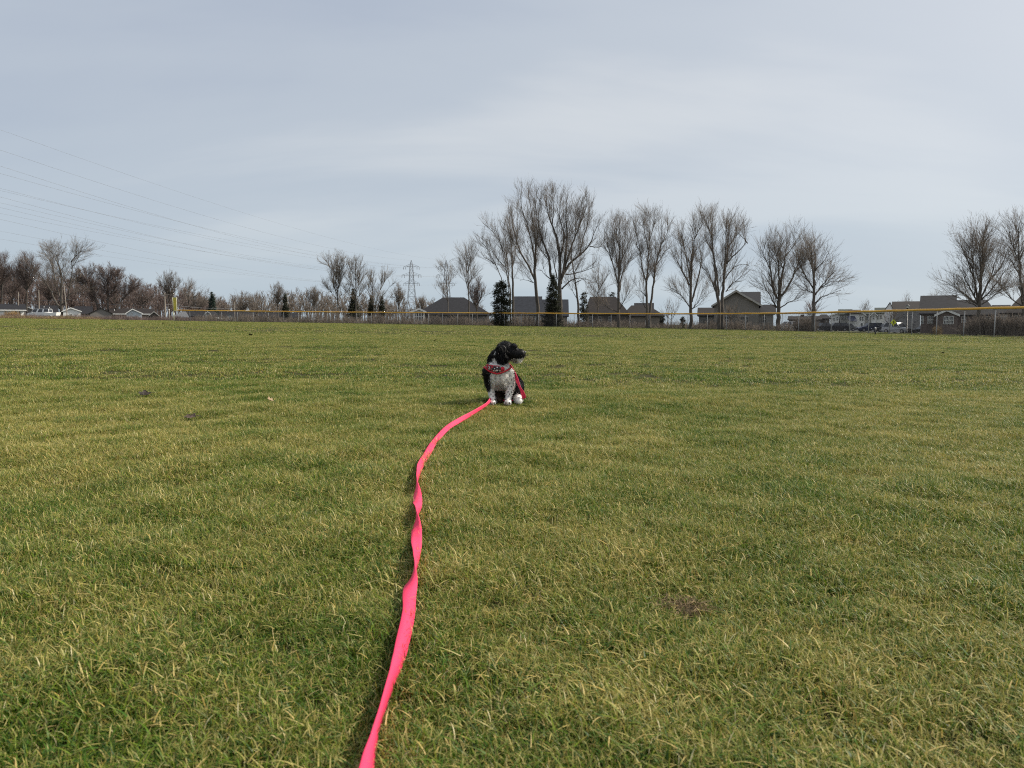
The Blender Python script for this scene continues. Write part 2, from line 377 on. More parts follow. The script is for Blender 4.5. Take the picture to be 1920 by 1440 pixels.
# ------------------------------------------------------------------ grass
def blades(rs, n, rad, hmin, hmax, wid, segs=3, flat=0.25):
    """n curved tapering blades on a disc; returns verts, faces, rnd, tip"""
    a = rs.uniform(0, 6.283, n); r = rad * np.sqrt(rs.uniform(0, 1, n)); bx, by = r * np.cos(a), r * np.sin(a)
    az = rs.uniform(0, 6.283, n); h = rs.uniform(hmin, hmax, n)
    lean = np.abs(rs.normal(0.52, 0.34, n)); dead = rs.uniform(0, 1, n) < flat
    lean = np.where(dead, rs.uniform(1.0, 1.45, n), lean); bend = rs.uniform(0.15, 1.7, n) * np.where(dead, 0.5, 1.0)
    z0 = np.where(dead, rs.uniform(0.2, 0.75, n) * hmax * 0.6, 0.0)
    w = wid * (0.6 + 0.85 * rs.uniform(0, 1, n) ** 1.6); side = az + 1.571 + rs.normal(0, 0.5, n)
    rnd = rs.uniform(0, 1, n)
    px, py, pz = bx.copy(), by.copy(), z0.copy(); ang = lean - bend * .5
    rings = []
    for k in range(segs + 1):
        t = k / segs; ww = w * (1 - 0.65 * t) * .5
        if k < segs: rings += [np.stack([px - ww * np.cos(side), py - ww * np.sin(side), pz], -1), np.stack([px + ww * np.cos(side), py + ww * np.sin(side), pz], -1)]
        else: rings.append(np.stack([px, py, pz], -1))
        st = h / segs; an = ang + bend * (k + .5) / segs * 1.3
        px = px + st * np.sin(an) * np.cos(az); py = py + st * np.sin(an) * np.sin(az); pz = np.maximum(pz + st * np.cos(an), 0.001)
    V = np.stack(rings, 1); nv = V.shape[1]; base = np.arange(n)[:, None] * nv
    tr = []
    for k in range(segs - 1):
        o = 2 * k; tr += [(o, o + 1, o + 3), (o, o + 3, o + 2)]
    o = 2 * (segs - 1); tr.append((o, o + 1, o + 2))
    T = (base[:, :, None] + np.array(tr)[None]).reshape(-1, 3)
    tip = np.array([k / segs for k in range(segs) for _ in (0, 1)] + [1.0])
    return V.reshape(-1, 3), T, np.repeat(rnd, nv), np.tile(tip, n)
def make_grass():
    rs = np.random.RandomState(11)
    src = bpy.data.collections.new('grass_sources')
    metas = []
    def source(n, rad, hmin, hmax, wid, segs, flat, dry=1.0):
        V, T, rnd, tip = blades(rs, n, rad, hmin, hmax, wid, segs, flat)
        me = np_mesh('grass_tuft', V, T, M['grass'], True, {'rnd': rnd, 'tip': tip * dry})
        o = bpy.data.objects.new('grass_tuft', me); src.objects.link(o)
    for i in range(16): source(56, 0.034, 0.010, 0.034, 0.0017, 4, 0.24)
    for i in range(8): source(100, 0.100, 0.013, 0.034, 0.0034, 2, 0.28, 1.1)
    for i in range(6): source(210, 0.55, 0.020, 0.044, 0.012, 2, 0.40, 1.35)
    pts, rot, scl, idx = [], [], [], []
    def zone(n, y0, y1, spread, margin, lo, hi, fade_in, fade_out, smin, smax):
        yy = np.linspace(y0, y1, 400); cw = np.cumsum(spread * yy + margin); y = np.interp(rs.uniform(0, 1, n), (cw - cw[0]) / (cw[-1] - cw[0]), yy); hw = spread * y + margin
        x = rs.uniform(-1, 1, n) * hw
        d = y
        keep = rs.uniform(0, 1, n) < sstep(fade_in[0], fade_in[1], d) * (1 - sstep(fade_out[0], fade_out[1], d))
        x, y = x[keep], y[keep]; n = len(x)
        s = rs.uniform(smin, smax, n)
        cl = 0.5 + 0.5 * np.sin(x * 9.1 + 2.3 * np.sin(y * 6.3)) * np.sin(y * 8.3 + 1.9 * np.sin(x * 5.1))
        s *= 0.84 + 0.32 * cl
        near = y < 6
        if near.any():
            dd = np.full(n, 9.0)
            dd[near] = np.sqrt(((np.stack([x[near], y[near]], -1)[:, None, :] - LEASH_XY[None, ::2, :]) ** 2).sum(-1).min(1))
            s *= 0.70 + 0.30 * sstep(0.008, 0.020, dd)
            de = np.hypot((x - DOG.x - .03) / .17, (y - DOG.y - .06) / .20); s *= 0.45 + 0.55 * sstep(.85, 1.25, de)
            for cx, cy, rr in BARE:
                s *= 0.35 + 0.65 * sstep(rr * .6, rr * 1.3, np.hypot(x - cx, y - cy))
        # stay off the paving
        bad = ((x > 36) & (x < 43) & (y > 86) & (y < 90.5)) | ((x > 38) & (x < 70) & (y > 47) & (y < 49)) | ((x > 46) & (y > 108) & (y < 115))
        x, y, s = x[~bad], y[~bad], s[~bad]; n = len(x)
        pts.append(np.stack([x, y, gz(x, y) - 0.002], -1)); scl.append(s)
        rot.append(np.stack([rs.normal(0, .06, n), rs.normal(0, .06, n), rs.uniform(0, 6.283, n)], -1)); idx.append(rs.randint(lo, hi, n))
    zone(96000, 0.42, 6.6, 0.76, 0.45, 0, 16, (0.2, 0.3), (5.0, 6.6), 0.75, 1.3)
    zone(62000, 5.0, 30, 0.76, 0.8, 16, 24, (5.0, 6.6), (24, 30), 0.8, 1.25)
    zone(30000, 23, 140, 0.78, 2.0, 24, 30, (23, 29), (138, 140), 0.8, 1.2)
    P_ = np.concatenate(pts); n = len(P_)
    me = bpy.data.meshes.new('grass'); me.vertices.add(n); me.vertices.foreach_set('co', P_.astype(np.float32).ravel())
    a = me.attributes.new('rot', 'FLOAT_VECTOR', 'POINT'); a.data.foreach_set('vector', np.concatenate(rot).astype(np.float32).ravel())
    a = me.attributes.new('scl', 'FLOAT', 'POINT'); a.data.foreach_set('value', np.concatenate(scl).astype(np.float32))
    a = me.attributes.new('idx', 'INT', 'POINT'); a.data.foreach_set('value', np.concatenate(idx).astype(np.int32))
    me.materials.append(M['grass'])
    o = link('grass', me); tag(o, 'short half dormant grass covering the field', 'grass', kind='stuff')
    ng = bpy.data.node_groups.new('grass_scatter', 'GeometryNodeTree')
    ng.interface.new_socket('Geometry', in_out='INPUT', socket_type='NodeSocketGeometry'); ng.interface.new_socket('Geometry', in_out='OUTPUT', socket_type='NodeSocketGeometry')
    N = ng.nodes.new; L = ng.links.new
    gi, go = N('NodeGroupInput'), N('NodeGroupOutput')
    ci = N('GeometryNodeCollectionInfo'); ci.inputs['Collection'].default_value = src; ci.inputs['Separate Children'].default_value = True; ci.inputs['Reset Children'].default_value = True
    ip = N('GeometryNodeInstanceOnPoints'); ip.inputs['Pick Instance'].default_value = True
    def attr(nm, t):
        q = N('GeometryNodeInputNamedAttribute'); q.data_type = t; q.inputs['Name'].default_value = nm; return q.outputs['Attribute']
    L(gi.outputs[0], ip.inputs['Points']); L(ci.outputs[0], ip.inputs['Instance']); L(attr('idx', 'INT'), ip.inputs['Instance Index'])
    L(attr('rot', 'FLOAT_VECTOR'), ip.inputs['Rotation']); L(attr('scl', 'FLOAT'), ip.inputs['Scale']); L(ip.outputs[0], go.inputs[0])
    md = o.modifiers.new('scatter', 'NODES'); md.node_group = ng
make_grass()

# ------------------------------------------------------------------ bare branches (numpy)
def unit(a): return a / np.maximum(np.linalg.norm(a, axis=-1, keepdims=True), 1e-9)
def cones(A, B, r0, r1, sides=3):
    """one tapered prism per segment"""
    n = len(A); t = unit(B - A)
    ref = np.where(np.abs(t[:, 2:3]) > 0.9, np.array([[1., 0, 0]]), np.array([[0, 0, 1.]]))
    u = unit(np.cross(t, ref)); w = np.cross(t, u)
    vs = []
    for ctr, r in ((A, r0), (B, r1)):
        for k in range(sides):
            a = 2 * math.pi * k / sides
            vs.append(ctr + (u * math.cos(a) + w * math.sin(a)) * np.asarray(r).reshape(-1, 1))
    V = np.stack(vs, 1).reshape(-1, 3); b = np.arange(n)[:, None, None] * (2 * sides)
    q = np.array([(k, (k + 1) % sides, sides + (k + 1) % sides, sides + k) for k in range(sides)])
    return V, (b + q[None]).reshape(-1, 4)
def spawn(rs, A, B, f, L, dens, kmin, kmax, ang, up, segs, jit, fpow=0.6, taper=None):
    """side branches off a set of parent segments. returns child segments (A, B, f, L)"""
    ln = np.linalg.norm(B - A, axis=1)
    cnt = rs.poisson(ln * dens); pid = np.repeat(np.arange(len(A)), cnt); n = len(pid)
    if n == 0: z = np.zeros((0, 3)); return z, z, np.zeros(0), np.zeros(0)
    t = rs.uniform(0, 1, n)[:, None]; p = A[pid] + (B[pid] - A[pid]) * t
    d = unit(B[pid] - A[pid]); rv = unit(rs.normal(0, 1, (n, 3))); pr = unit(rv - d * (rv * d).sum(1, keepdims=True))
    an = np.clip(rs.normal(ang, 0.16, n), 0.2, 1.5)[:, None]
    dr = unit(d * np.cos(an) + pr * np.sin(an) + np.array([[0, 0, up]]))
    ff = f[pid]
    length = (kmin + (kmax - kmin) * np.clip(1 - ff, 0, 1) ** fpow) * rs.uniform(0.55, 1.15, n)
    As, Bs, fs = [], [], []
    cur = p
    for k in range(segs):
        dr = unit(dr + rs.normal(0, jit, (n, 3)) + np.array([[0, 0, up * 0.35]]))
        nx = cur + dr * (length / segs)[:, None]
        As.append(cur); Bs.append(nx); fs.append(np.full(n, (k + .5) / segs)); cur = nx
    return np.concatenate(As), np.concatenate(Bs), np.concatenate(fs), np.tile(length, segs)

class Zm:
    def __init__(s, x0, y0, k): s.x0, s.y0, s.k = x0, y0, k
    def __call__(s, p): return (s.x0 + p[0] / s.k, s.y0 + p[1] / s.k)
Z2, Z3, Z4, Z5, Z6, Z7, Z8 = Zm(0, 420, 6), Zm(280, 440, 6), Zm(580, 440, 6), Zm(850, 330, 4.644), Zm(1100, 360, 5.144), Zm(1360, 400, 6), Zm(1620, 380, 5.143)

def tree(label, zm, Y, stems, seed, l1=(0.5, 3.6, 1.5), l2=(0.6, 2.4, 2.6), l3=(0.45, 1.15, 3.3), up=0.29, ang=0.58, fine=1.0, bark='bark', twig='twig', group='bare trees behind the fence', cat='tree', name='bare_tree', clear=0.28, depth=0.42, rtop=0.025):
    """stems: list of (base radius, [photo points]); every stem grows its own branches and twigs"""
    rs = np.random.RandomState(seed); rng = random.Random(seed)
    p0 = P(*zm(stems[0][1][0]), Y); base = Vector((p0.x, Y, gzf(p0.x, Y)))
    root = thing(name, label, cat, base, group)
    trunk = MB(); SA, SB, Sf, SL = [], [], [], []
    Hz = max(P(*zm(q), Y).z for _, s in stems for q in s) - base.z
    made = []
    for i, (r0, pts) in enumerate(stems):
        w = [P(*zm(q), Y) for q in pts]
        # depth: keep joined to the stem it forks from, then lean towards or away from the camera
        off0 = 0.0
        if i > 0 and made:
            best = min(((m_[0] - w[0].x) ** 2 + (m_[2] - w[0].z) ** 2, m_[1]) for m_ in made); off0 = best[1]
        k = 0.0 if i == 0 else rng.choice((-1, 1)) * rng.uniform(0.3, 1.0) * depth
        zb = w[0].z; sg = w[-2] - w[-1]; w[-1] = w[-1] + sg.normalized() * min(1.5 * Y / 100, .45 * sg.length)
        for q in w: q.y = Y + off0 + k * (q.z - zb) * .8
        if i == 0: w[0].z = base.z - 0.4; w.insert(1, Vector((w[0].x, Y, base.z + 0.25)))
        nod = [(q, 0) for q in w]; path = [q for q, _ in smooth_path(nod, 4)]
        n = len(path); L = sum((path[j + 1] - path[j]).length for j in range(n - 1)); acc = 0; rad = []
        for j, q in enumerate(path):
            fr = acc / L; rad.append(max(.66 * r0 * max(1 - fr, 0.0) ** 0.8 * (1.35 if (i == 0 and j == 0) else 1.0), rtop))
            if 0 < j < n - 1 and i >= 0: q += Vector((rng.gauss(0, .03), rng.gauss(0, .05), rng.gauss(0, .03)))
            if j < n - 1: acc += (path[j + 1] - path[j]).length
            made.append((q.x, q.y - Y, q.z))
        trunk.tube([q - base for q in path], rad, 7 if r0 > .12 else 5)
        acc = 0
        for j in range(n - 1):
            seg = (path[j + 1] - path[j]).length; fr = (acc + seg * .5) / L; acc += seg
            if (i == 0 or r0 > .15) and ((path[j].z - base.z) / Hz) < clear: continue
            SA.append(path[j] - base); SB.append(path[j + 1] - base); Sf.append(fr); SL.append(L)
    A, B, f, L = np.array(SA), np.array(SB), np.array(Sf), np.array(SL)
    a1 = spawn(rs, A, B, f, L, l1[2] * 1.45, l1[0] + .35, l1[1] * 1.15, ang, up, 4, 0.10)
    a2 = spawn(rs, a1[0], a1[1], a1[2], a1[3], l2[2], l2[0], l2[1], 0.52, up * .8, 2, 0.10)
    a3 = spawn(rs, a2[0], a2[1], a2[2], a2[3], l3[2], l3[0], l3[1], 0.46, up * .7, 1, 0.1)
    rk = fine
    r_a = (0.008 + 0.018 * a1[3] / max(l1[1], .1)) * (1.15 - a1[2] * .85) * rk
    r_b = (0.0065 + 0.005 * (1 - a2[2] * .6)) * rk * np.ones(len(a2[2])); r_c = 0.0062 * rk * np.ones(len(a3[2]))
    link('trunk', trunk.mesh('trunk', M[bark], True), root)
    V1, T1 = cones(a1[0], a1[1], r_a, r_a * .72); V2, T2 = cones(a2[0], a2[1], r_b, r_b * .75); V3, T3 = cones(a3[0], a3[1], r_c, r_c * .5)
    V = np.concatenate([V1, V2, V3]); T = np.concatenate([T1, T2 + len(V1), T3 + len(V1) + len(V2)])
    me = np_mesh('crown', V, T, M[bark]); me.materials.append(M[twig])
    mi = np.ones(len(T), np.int32); mi[:len(T1)] = 0; me.polygons.foreach_set('material_index', mi); link('crown', me, root)
    return root
def auto_stems(cx, yb, yt, wid, n, r, rng, fork=0.3, fan=0.9):
    """photo points of n fanning stems for a tree whose own limbs are too small to trace"""
    H = yb - yt; st = [(r, [(cx, yb), (cx + rng.uniform(-.02, .02) * H, yb - H * .45), (cx + rng.uniform(-.05, .05) * wid, yt + H * .02)])]
    for i in range(n - 1):
        f = fork + rng.uniform(0, .22); sx = ((i + .5) / max(n - 1, 1) * 2 - 1) * fan + rng.uniform(-.12, .12)
        topf = 1 - 0.33 * abs(sx) - rng.uniform(0, .06)
        st.append((r * .6, [(cx, yb - H * f), (cx + sx * wid * .26, yb - H * (f + .22 * (1 - f))), (cx + sx * wid * .40, yb - H * (f + .6 * (topf - f))), (cx + sx * wid * .46, yb - H * topf)]))
    return st
ID = Zm(0, 0, 1)

# ------------------------------------------------------------------ traced trees behind the fence
tree('tall single leader bare tree beside the hip roofed house', Z5, 116, [(.24, [(135, 1300), (132, 1000), (125, 760), (124, 560)]), (.10, [(132, 1000), (85, 820), (50, 700)]), (.10, [(130, 960), (180, 820), (200, 720)]), (.09, [(130, 860), (95, 700), (80, 600)]), (.09, [(130, 840), (155, 700), (165, 610)])], 21, l1=(.5, 3.0, 1.8), clear=.2, ang=.75)
tree('slim bare tree standing in front of the second lattice pylon', Z4, 128, [(.2, [(1570, 1000), (1555, 700), (1540, 480), (1527, 200)]), (.08, [(1560, 760), (1500, 600), (1440, 520)]), (.08, [(1548, 620), (1590, 480), (1610, 400)]), (.07, [(1545, 560), (1490, 420), (1480, 330)])], 22, l1=(.5, 3.0, 1.6), clear=.25, ang=.8, twig='twig_light')
tree('several stemmed bare tree fanning out left of the tallest tree', Z5, 109, [(.34, [(522, 1300), (520, 1000), (510, 740), (490, 430), (482, 255)]), (.2, [(500, 1290), (492, 980), (470, 730), (440, 480), (420, 330)]), (.16, [(505, 1290), (470, 880), (400, 560), (320, 380)]), (.17, [(455, 1290), (430, 950), (370, 780), (290, 640), (215, 560)]), (.1, [(470, 760), (400, 560), (300, 440), (240, 420)]), (.1, [(370, 780), (280, 720), (200, 640)]), (.1, [(513, 800), (545, 640), (560, 420), (540, 300)]), (.08, [(480, 800), (400, 740), (280, 560), (220, 480)])], 23, l1=(.6, 3.6, 1.7), clear=.32)
tree('big forked bare tree leaning over the slate roof house', Z5, 106, [(.46, [(738, 1300), (735, 1150), (710, 900), (716, 740), (715, 560), (690, 380), (660, 200), (640, 80)]), (.26, [(708, 900), (650, 770), (580, 640), (535, 480), (505, 300), (500, 150)]), (.2, [(712, 800), (690, 640), (645, 450), (600, 330), (575, 110)]), (.1, [(700, 930), (630, 905), (540, 912)]), (.12, [(620, 710), (540, 600), (500, 520), (450, 420)]), (.12, [(716, 660), (735, 480), (740, 300), (760, 100)]), (.08, [(690, 860), (600, 770), (530, 735)])], 24, l1=(.9, 3.8, 1.7), clear=.36)
tree('tallest and widest bare tree with many thick rising limbs', Z5, 104, [(.60, [(932, 1305), (930, 1120), (926, 950), (930, 760), (905, 560), (860, 430), (820, 300), (800, 80)]), (.34, [(912, 990), (850, 870), (830, 720), (780, 580), (745, 460), (715, 300), (690, 140)]), (.32, [(935, 940), (968, 760), (985, 540), (975, 320), (990, 90)]), (.30, [(945, 880), (1010, 770), (1110, 680), (1190, 590), (1245, 460), (1330, 340)]), (.24, [(955, 840), (1020, 640), (1100, 420), (1150, 280), (1165, 110)]), (.2, [(930, 720), (960, 520), (905, 330), (890, 90)]), (.16, [(1100, 690), (1140, 520), (1200, 350), (1260, 220)]), (.18, [(945, 985), (1010, 920), (1080, 890), (1200, 910), (1250, 945)]), (.14, [(975, 860), (1100, 840), (1240, 790), (1310, 760)]), (.16, [(870, 600), (865, 700), (890, 820), (905, 900)][::-1]), (.12, [(835, 740), (760, 650), (700, 560), (690, 470)]), (.13, [(850, 900), (800, 860), (740, 790)]), (.12, [(1050, 560), (1070, 380), (1060, 120)]), (.12, [(1180, 600), (1260, 620), (1330, 560)]), (.10, [(860, 430), (870, 280), (850, 120)])], 25, l1=(.9, 4.2, 1.6), clear=.36, fine=1.1)
tree('crooked slender bare tree rising right of the tallest tree', Z5, 103, [(.3, [(1090, 1305), (1085, 1100), (1060, 920), (1035, 740), (1030, 600), (1045, 480)]), (.12, [(1060, 930), (1130, 900), (1180, 960)]), (.10, [(1040, 780), (1000, 660), (990, 560)]), (.08, [(1085, 1080), (1010, 960), (990, 870)]), (.08, [(1048, 850), (1110, 740), (1180, 700)])], 26, l1=(.6, 2.6, 1.3), clear=.3)
tree('thin young bare tree in front of the brown house', Z5, 112, [(.11, [(1255, 1300), (1258, 1050), (1262, 880), (1265, 740)]), (.05, [(1258, 1080), (1200, 960), (1170, 880)]), (.05, [(1260, 1020), (1320, 900), (1350, 830)]), (.05, [(1262, 960), (1220, 840)])], 27, l1=(.4, 2.6, 1.6), clear=.2, ang=.8)
tree('bare vase shaped tree in front of the brown house, wide low limbs', Z6, 97, [(.36, [(306, 1322), (306, 1180), (308, 900), (316, 650), (320, 420), (318, 170)]), (.17, [(315, 960), (355, 760), (420, 660), (475, 600)]), (.17, [(300, 880), (262, 700), (215, 560), (155, 470)]), (.14, [(312, 820), (345, 620), (385, 420), (400, 240)]), (.13, [(308, 740), (280, 520), (260, 360), (262, 200)]), (.12, [(300, 1160), (220, 1120), (120, 1040), (60, 960)]), (.11, [(312, 1140), (390, 1000), (430, 880)]), (.11, [(316, 700), (420, 480), (440, 330)]), (.10, [(318, 560), (290, 400), (300, 250)]), (.10, [(250, 660), (200, 480), (190, 330)])], 28, l1=(.55, 3.2, 2.0), clear=.24)
tree('bare tree split from the ground into two slender stems', Z6, 94, [(.30, [(580, 1322), (580, 1120), (578, 880), (592, 700), (602, 480), (600, 120)]), (.28, [(605, 1320), (615, 1130), (650, 920), (682, 700), (735, 500), (752, 150)]), (.16, [(577, 880), (540, 740), (515, 500), (470, 330), (450, 190)]), (.13, [(650, 920), (690, 560), (690, 330)]), (.11, [(572, 1010), (520, 960), (430, 945)]), (.1, [(735, 500), (800, 380), (830, 250)]), (.09, [(520, 560), (480, 480), (440, 420)]), (.10, [(690, 700), (780, 560), (830, 470)]), (.08, [(566, 1120), (530, 1060), (500, 1050)]), (.1, [(602, 480), (640, 330), (650, 210)]), (.1, [(600, 560), (560, 360), (545, 230)])], 29, l1=(.55, 2.6, 1.8), clear=.3)
tree('narrow bare tree forking low left of the grey gable house', Z6, 90, [(.36, [(1005, 1325), (1004, 1150), (1002, 900), (1020, 620), (1045, 420), (1060, 210)]), (.18, [(996, 900), (940, 780), (885, 640), (865, 500)]), (.16, [(1003, 880), (985, 640), (955, 430), (930, 270)]), (.20, [(1012, 1060), (1060, 920), (1115, 720), (1150, 500), (1170, 380)]), (.11, [(995, 1120), (930, 1010), (850, 940), (800, 920)]), (.1, [(1020, 1130), (1090, 1040), (1170, 930)]), (.1, [(1000, 800), (1010, 520), (990, 250)]), (.1, [(925, 760), (905, 520), (910, 330)]), (.1, [(1040, 450), (1100, 330), (1110, 250)])], 30, l1=(.55, 2.6, 2.0), clear=.22)
tree('dense twin trunked bare tree close to the grey gable wall', Z6, 86, [(.36, [(1275, 1330), (1272, 1080), (1245, 880), (1232, 680), (1212, 450), (1210, 140)]), (.36, [(1308, 1330), (1318, 1080), (1345, 880), (1375, 680), (1408, 450), (1432, 150)]), (.17, [(1276, 1000), (1275, 760), (1245, 500), (1260, 260)]), (.18, [(1340, 900), (1335, 640), (1320, 420), (1310, 220)]), (.14, [(1385, 680), (1470, 590), (1560, 500), (1610, 390)]), (.12, [(1365, 830), (1450, 720), (1560, 690), (1630, 720)]), (.12, [(1225, 600), (1170, 480), (1130, 330)]), (.12, [(1245, 960), (1190, 800), (1140, 740), (1090, 640)]), (.12, [(1405, 520), (1480, 400), (1500, 280)]), (.1, [(1430, 300), (1540, 400), (1600, 480)][::-1]), (.1, [(1360, 960), (1430, 870), (1560, 850)]), (.1, [(1212, 450), (1170, 330), (1180, 200)])], 31, l1=(.55, 2.8, 2.3), clear=.26)
tree('rounded bare tree with a stout trunk and drooping lower twigs', Z7, 82, [(.42, [(595, 1325), (596, 1130), (604, 960), (620, 800), (655, 600), (680, 420), (700, 170)]), (.2, [(592, 960), (540, 860), (500, 660), (470, 480), (455, 230)]), (.2, [(600, 930), (585, 740), (568, 560), (572, 300)]), (.2, [(622, 930), (690, 830), (745, 680), (800, 500), (830, 330)]), (.13, [(580, 1060), (510, 960), (430, 850), (340, 780)]), (.12, [(600, 1080), (690, 1010), (800, 960), (880, 900)]), (.12, [(540, 860), (450, 700), (390, 600)]), (.12, [(650, 620), (600, 420), (610, 220)]), (.12, [(740, 690), (860, 560), (890, 480)]), (.1, [(500, 640), (410, 480), (400, 370)]), (.1, [(675, 480), (760, 360), (780, 230)]), (.1, [(565, 560), (520, 380), (530, 240)]), (.1, [(572, 1060), (480, 1010), (380, 1010)])], 32, l1=(.5, 2.6, 2.4), clear=.2, up=.2)
tree('bare tree with outstretched low branches at the end of the row', Z7, 73, [(.34, [(990, 1335), (995, 1160), (1000, 880), (990, 700), (965, 500), (935, 270)]), (.16, [(1003, 880), (1022, 650), (1022, 450), (990, 240)]), (.15, [(1010, 920), (1085, 830), (1190, 720), (1320, 600)]), (.13, [(1022, 720), (1070, 480), (1100, 310)]), (.12, [(996, 840), (920, 700), (870, 560), (840, 470)]), (.11, [(1012, 1010), (1100, 930), (1230, 890), (1330, 850)]), (.1, [(1000, 900), (900, 840), (780, 780)]), (.1, [(1040, 640), (1150, 500), (1200, 360)]), (.1, [(1060, 850), (1180, 770), (1330, 750)]), (.1, [(980, 620), (900, 450), (880, 330)]), (.08, [(1005, 1060), (1060, 960), (1120, 900)])], 33, l1=(.5, 2.4, 2.2), clear=.3, up=.14)
tree('full oval bare tree in front of the long brick house', Z8, 74, [(.36, [(1098, 1275), (1105, 1100), (1115, 900), (1130, 640), (1152, 380), (1172, 100)]), (.16, [(1105, 960), (1060, 800), (1020, 600), (1000, 380), (1010, 200)]), (.15, [(1110, 930), (1100, 700), (1075, 460), (1090, 230)]), (.15, [(1128, 930), (1180, 760), (1230, 560), (1290, 330)]), (.13, [(1095, 960), (1010, 840), (900, 680), (800, 560)]), (.13, [(1090, 980), (980, 880), (860, 790), (730, 710)]), (.12, [(1132, 940), (1240, 800), (1340, 640), (1390, 500)]), (.12, [(1128, 700), (1200, 460), (1230, 200)]), (.12, [(1060, 760), (940, 560), (860, 400)]), (.1, [(1085, 1000), (960, 930), (820, 870)]), (.1, [(1130, 980), (1230, 900), (1340, 800), (1380, 760)]), (.1, [(1030, 640), (940, 420), (920, 290)]), (.1, [(1150, 420), (1220, 300), (1290, 230)]), (.1, [(1180, 780), (1300, 600), (1370, 420)])], 34, l1=(.45, 2.4, 2.4), clear=.24, up=.2)
tree('bare tree rising from behind the long dark hedge', Z8, 66, [(.28, [(1545, 1290), (1540, 1000), (1515, 740), (1495, 480), (1492, 130)]), (.12, [(1535, 980), (1460, 800), (1380, 660)]), (.12, [(1530, 900), (1590, 700), (1640, 480)]), (.11, [(1510, 720), (1430, 520), (1400, 380)]), (.1, [(1500, 560), (1560, 330), (1570, 180)]), (.1, [(1530, 1000), (1420, 900), (1300, 660)]), (.08, [(1500, 600), (1440, 330), (1450, 220)])], 35, l1=(.45, 2.4, 2.2), clear=.24, up=.2)
# small garden trees between and behind the houses
rng = random.Random(77)
def auto(label, cx, yb, yt, wid, Y, seed, n=5, r=.2, twig='twig', bark='bark', l1=(.5, 2.6, 1.5), l2=(.5, 1.8, 2.4), l3=(.4, 1.0, 2.6), fine=1.3, group='bare trees beyond the field', **k):
    return tree(label, ID, Y, auto_stems(cx, yb, yt, wid, n, r, random.Random(seed)), seed, l1=l1, l2=l2, l3=l3, fine=fine, twig=twig, bark=bark, group=group, **k)
auto('small bare tree in the gap between two houses, single thin stem', 1251.5, 616, 562, 26, 118, 41, 3, .09)
auto('low spreading bare tree in the gap left of the grey gable house', 1259, 616, 575, 34, 112, 42, 4, .10)
auto('small leafless tree behind the white town houses', 1622, 606, 568, 20, 185, 43, 4, .10, 'twig_light')
auto('sparse leafless tree rising behind the brick house ridge', 1755, 616, 540, 34, 150, 44, 5, .15, 'twig_light')
auto('faint leafless tree behind the brown roofed house', 1702, 612, 551, 26, 160, 45, 4, .12, 'twig_light')
auto('reddish bushy tree behind the last trunk of the row', 1522, 620, 570, 20, 96, 46, 5, .10, 'twig_red', l1=(.5, 1.6, 2.6))
auto('dark bushy bare shrub against the grey gable wall', 1372, 617, 582, 30, 92, 47, 6, .08, 'twig', l1=(.4, 1.5, 2.4))
auto('bare shrub beside the yellow crossing sign', 1668, 622, 590, 26, 105, 48, 5, .07, 'twig', l1=(.3, 1.4, 2.4))
auto('reddish dead leaved tree beside the hip roofed house', 895, 612, 515, 48, 118, 49, 6, .2, 'twig_red', l1=(.5, 2.6, 2.6), l2=(.3, 1.4, 3.2))
# left hand trees, far side of the field
FT = dict(ang=.8, up=.16, fine=1.8, l2=(1.0, 3.2, 1.6), l3=(.7, 1.8, 1.9), group='bare trees beyond the field')
tree('huge spreading bare tree leaning over the white shed', Z2, 215, [(.75, [(692, 1062), (692, 930), (690, 760), (685, 560), (640, 420), (590, 330), (500, 230)]), (.5, [(675, 950), (600, 860), (510, 720), (430, 640), (330, 560), (230, 470)]), (.4, [(685, 870), (640, 770), (585, 660), (530, 500), (440, 350), (300, 280)]), (.38, [(705, 900), (760, 850), (795, 700), (828, 560), (832, 430), (790, 230)]), (.25, [(832, 430), (880, 350), (970, 280), (1010, 320)]), (.25, [(690, 640), (690, 400), (650, 180)]), (.2, [(780, 800), (850, 750), (900, 700)]), (.22, [(540, 520), (510, 380), (440, 230)]), (.2, [(440, 640), (340, 480), (250, 330)]), (.2, [(790, 720), (720, 560), (690, 480)]), (.18, [(830, 500), (900, 400), (940, 260)])], 51, l1=(1.6, 7.0, 1.25), clear=.28, **{**FT, 'fine': 1.6})
tree('dense brown tipped tree with a lopsided dome, two trunks', Z2, 225, [(.5, [(1215, 1010), (1213, 880), (1212, 740), (1180, 640), (1130, 560), (1100, 450)]), (.42, [(1115, 1000), (1100, 880), (1060, 720), (1010, 620), (960, 480)]), (.3, [(1300, 960), (1350, 860), (1420, 770), (1480, 690), (1550, 630)]), (.25, [(1215, 800), (1300, 720), (1340, 600), (1330, 520)]), (.25, [(1210, 700), (1230, 580), (1230, 460)]), (.22, [(1070, 740), (1050, 600), (1040, 470)]), (.2, [(1040, 700), (930, 640), (880, 540)]), (.2, [(1420, 780), (1440, 690), (1440, 620)]), (.2, [(1250, 760), (1260, 600), (1280, 490)])], 52, l1=(1.2, 5.2, 3.4), clear=.30, twig='twig_red', **{**FT, 'fine': 2.0, 'l2': (.6, 1.8, 3.4), 'l3': (.35, 1.0, 4.0)})
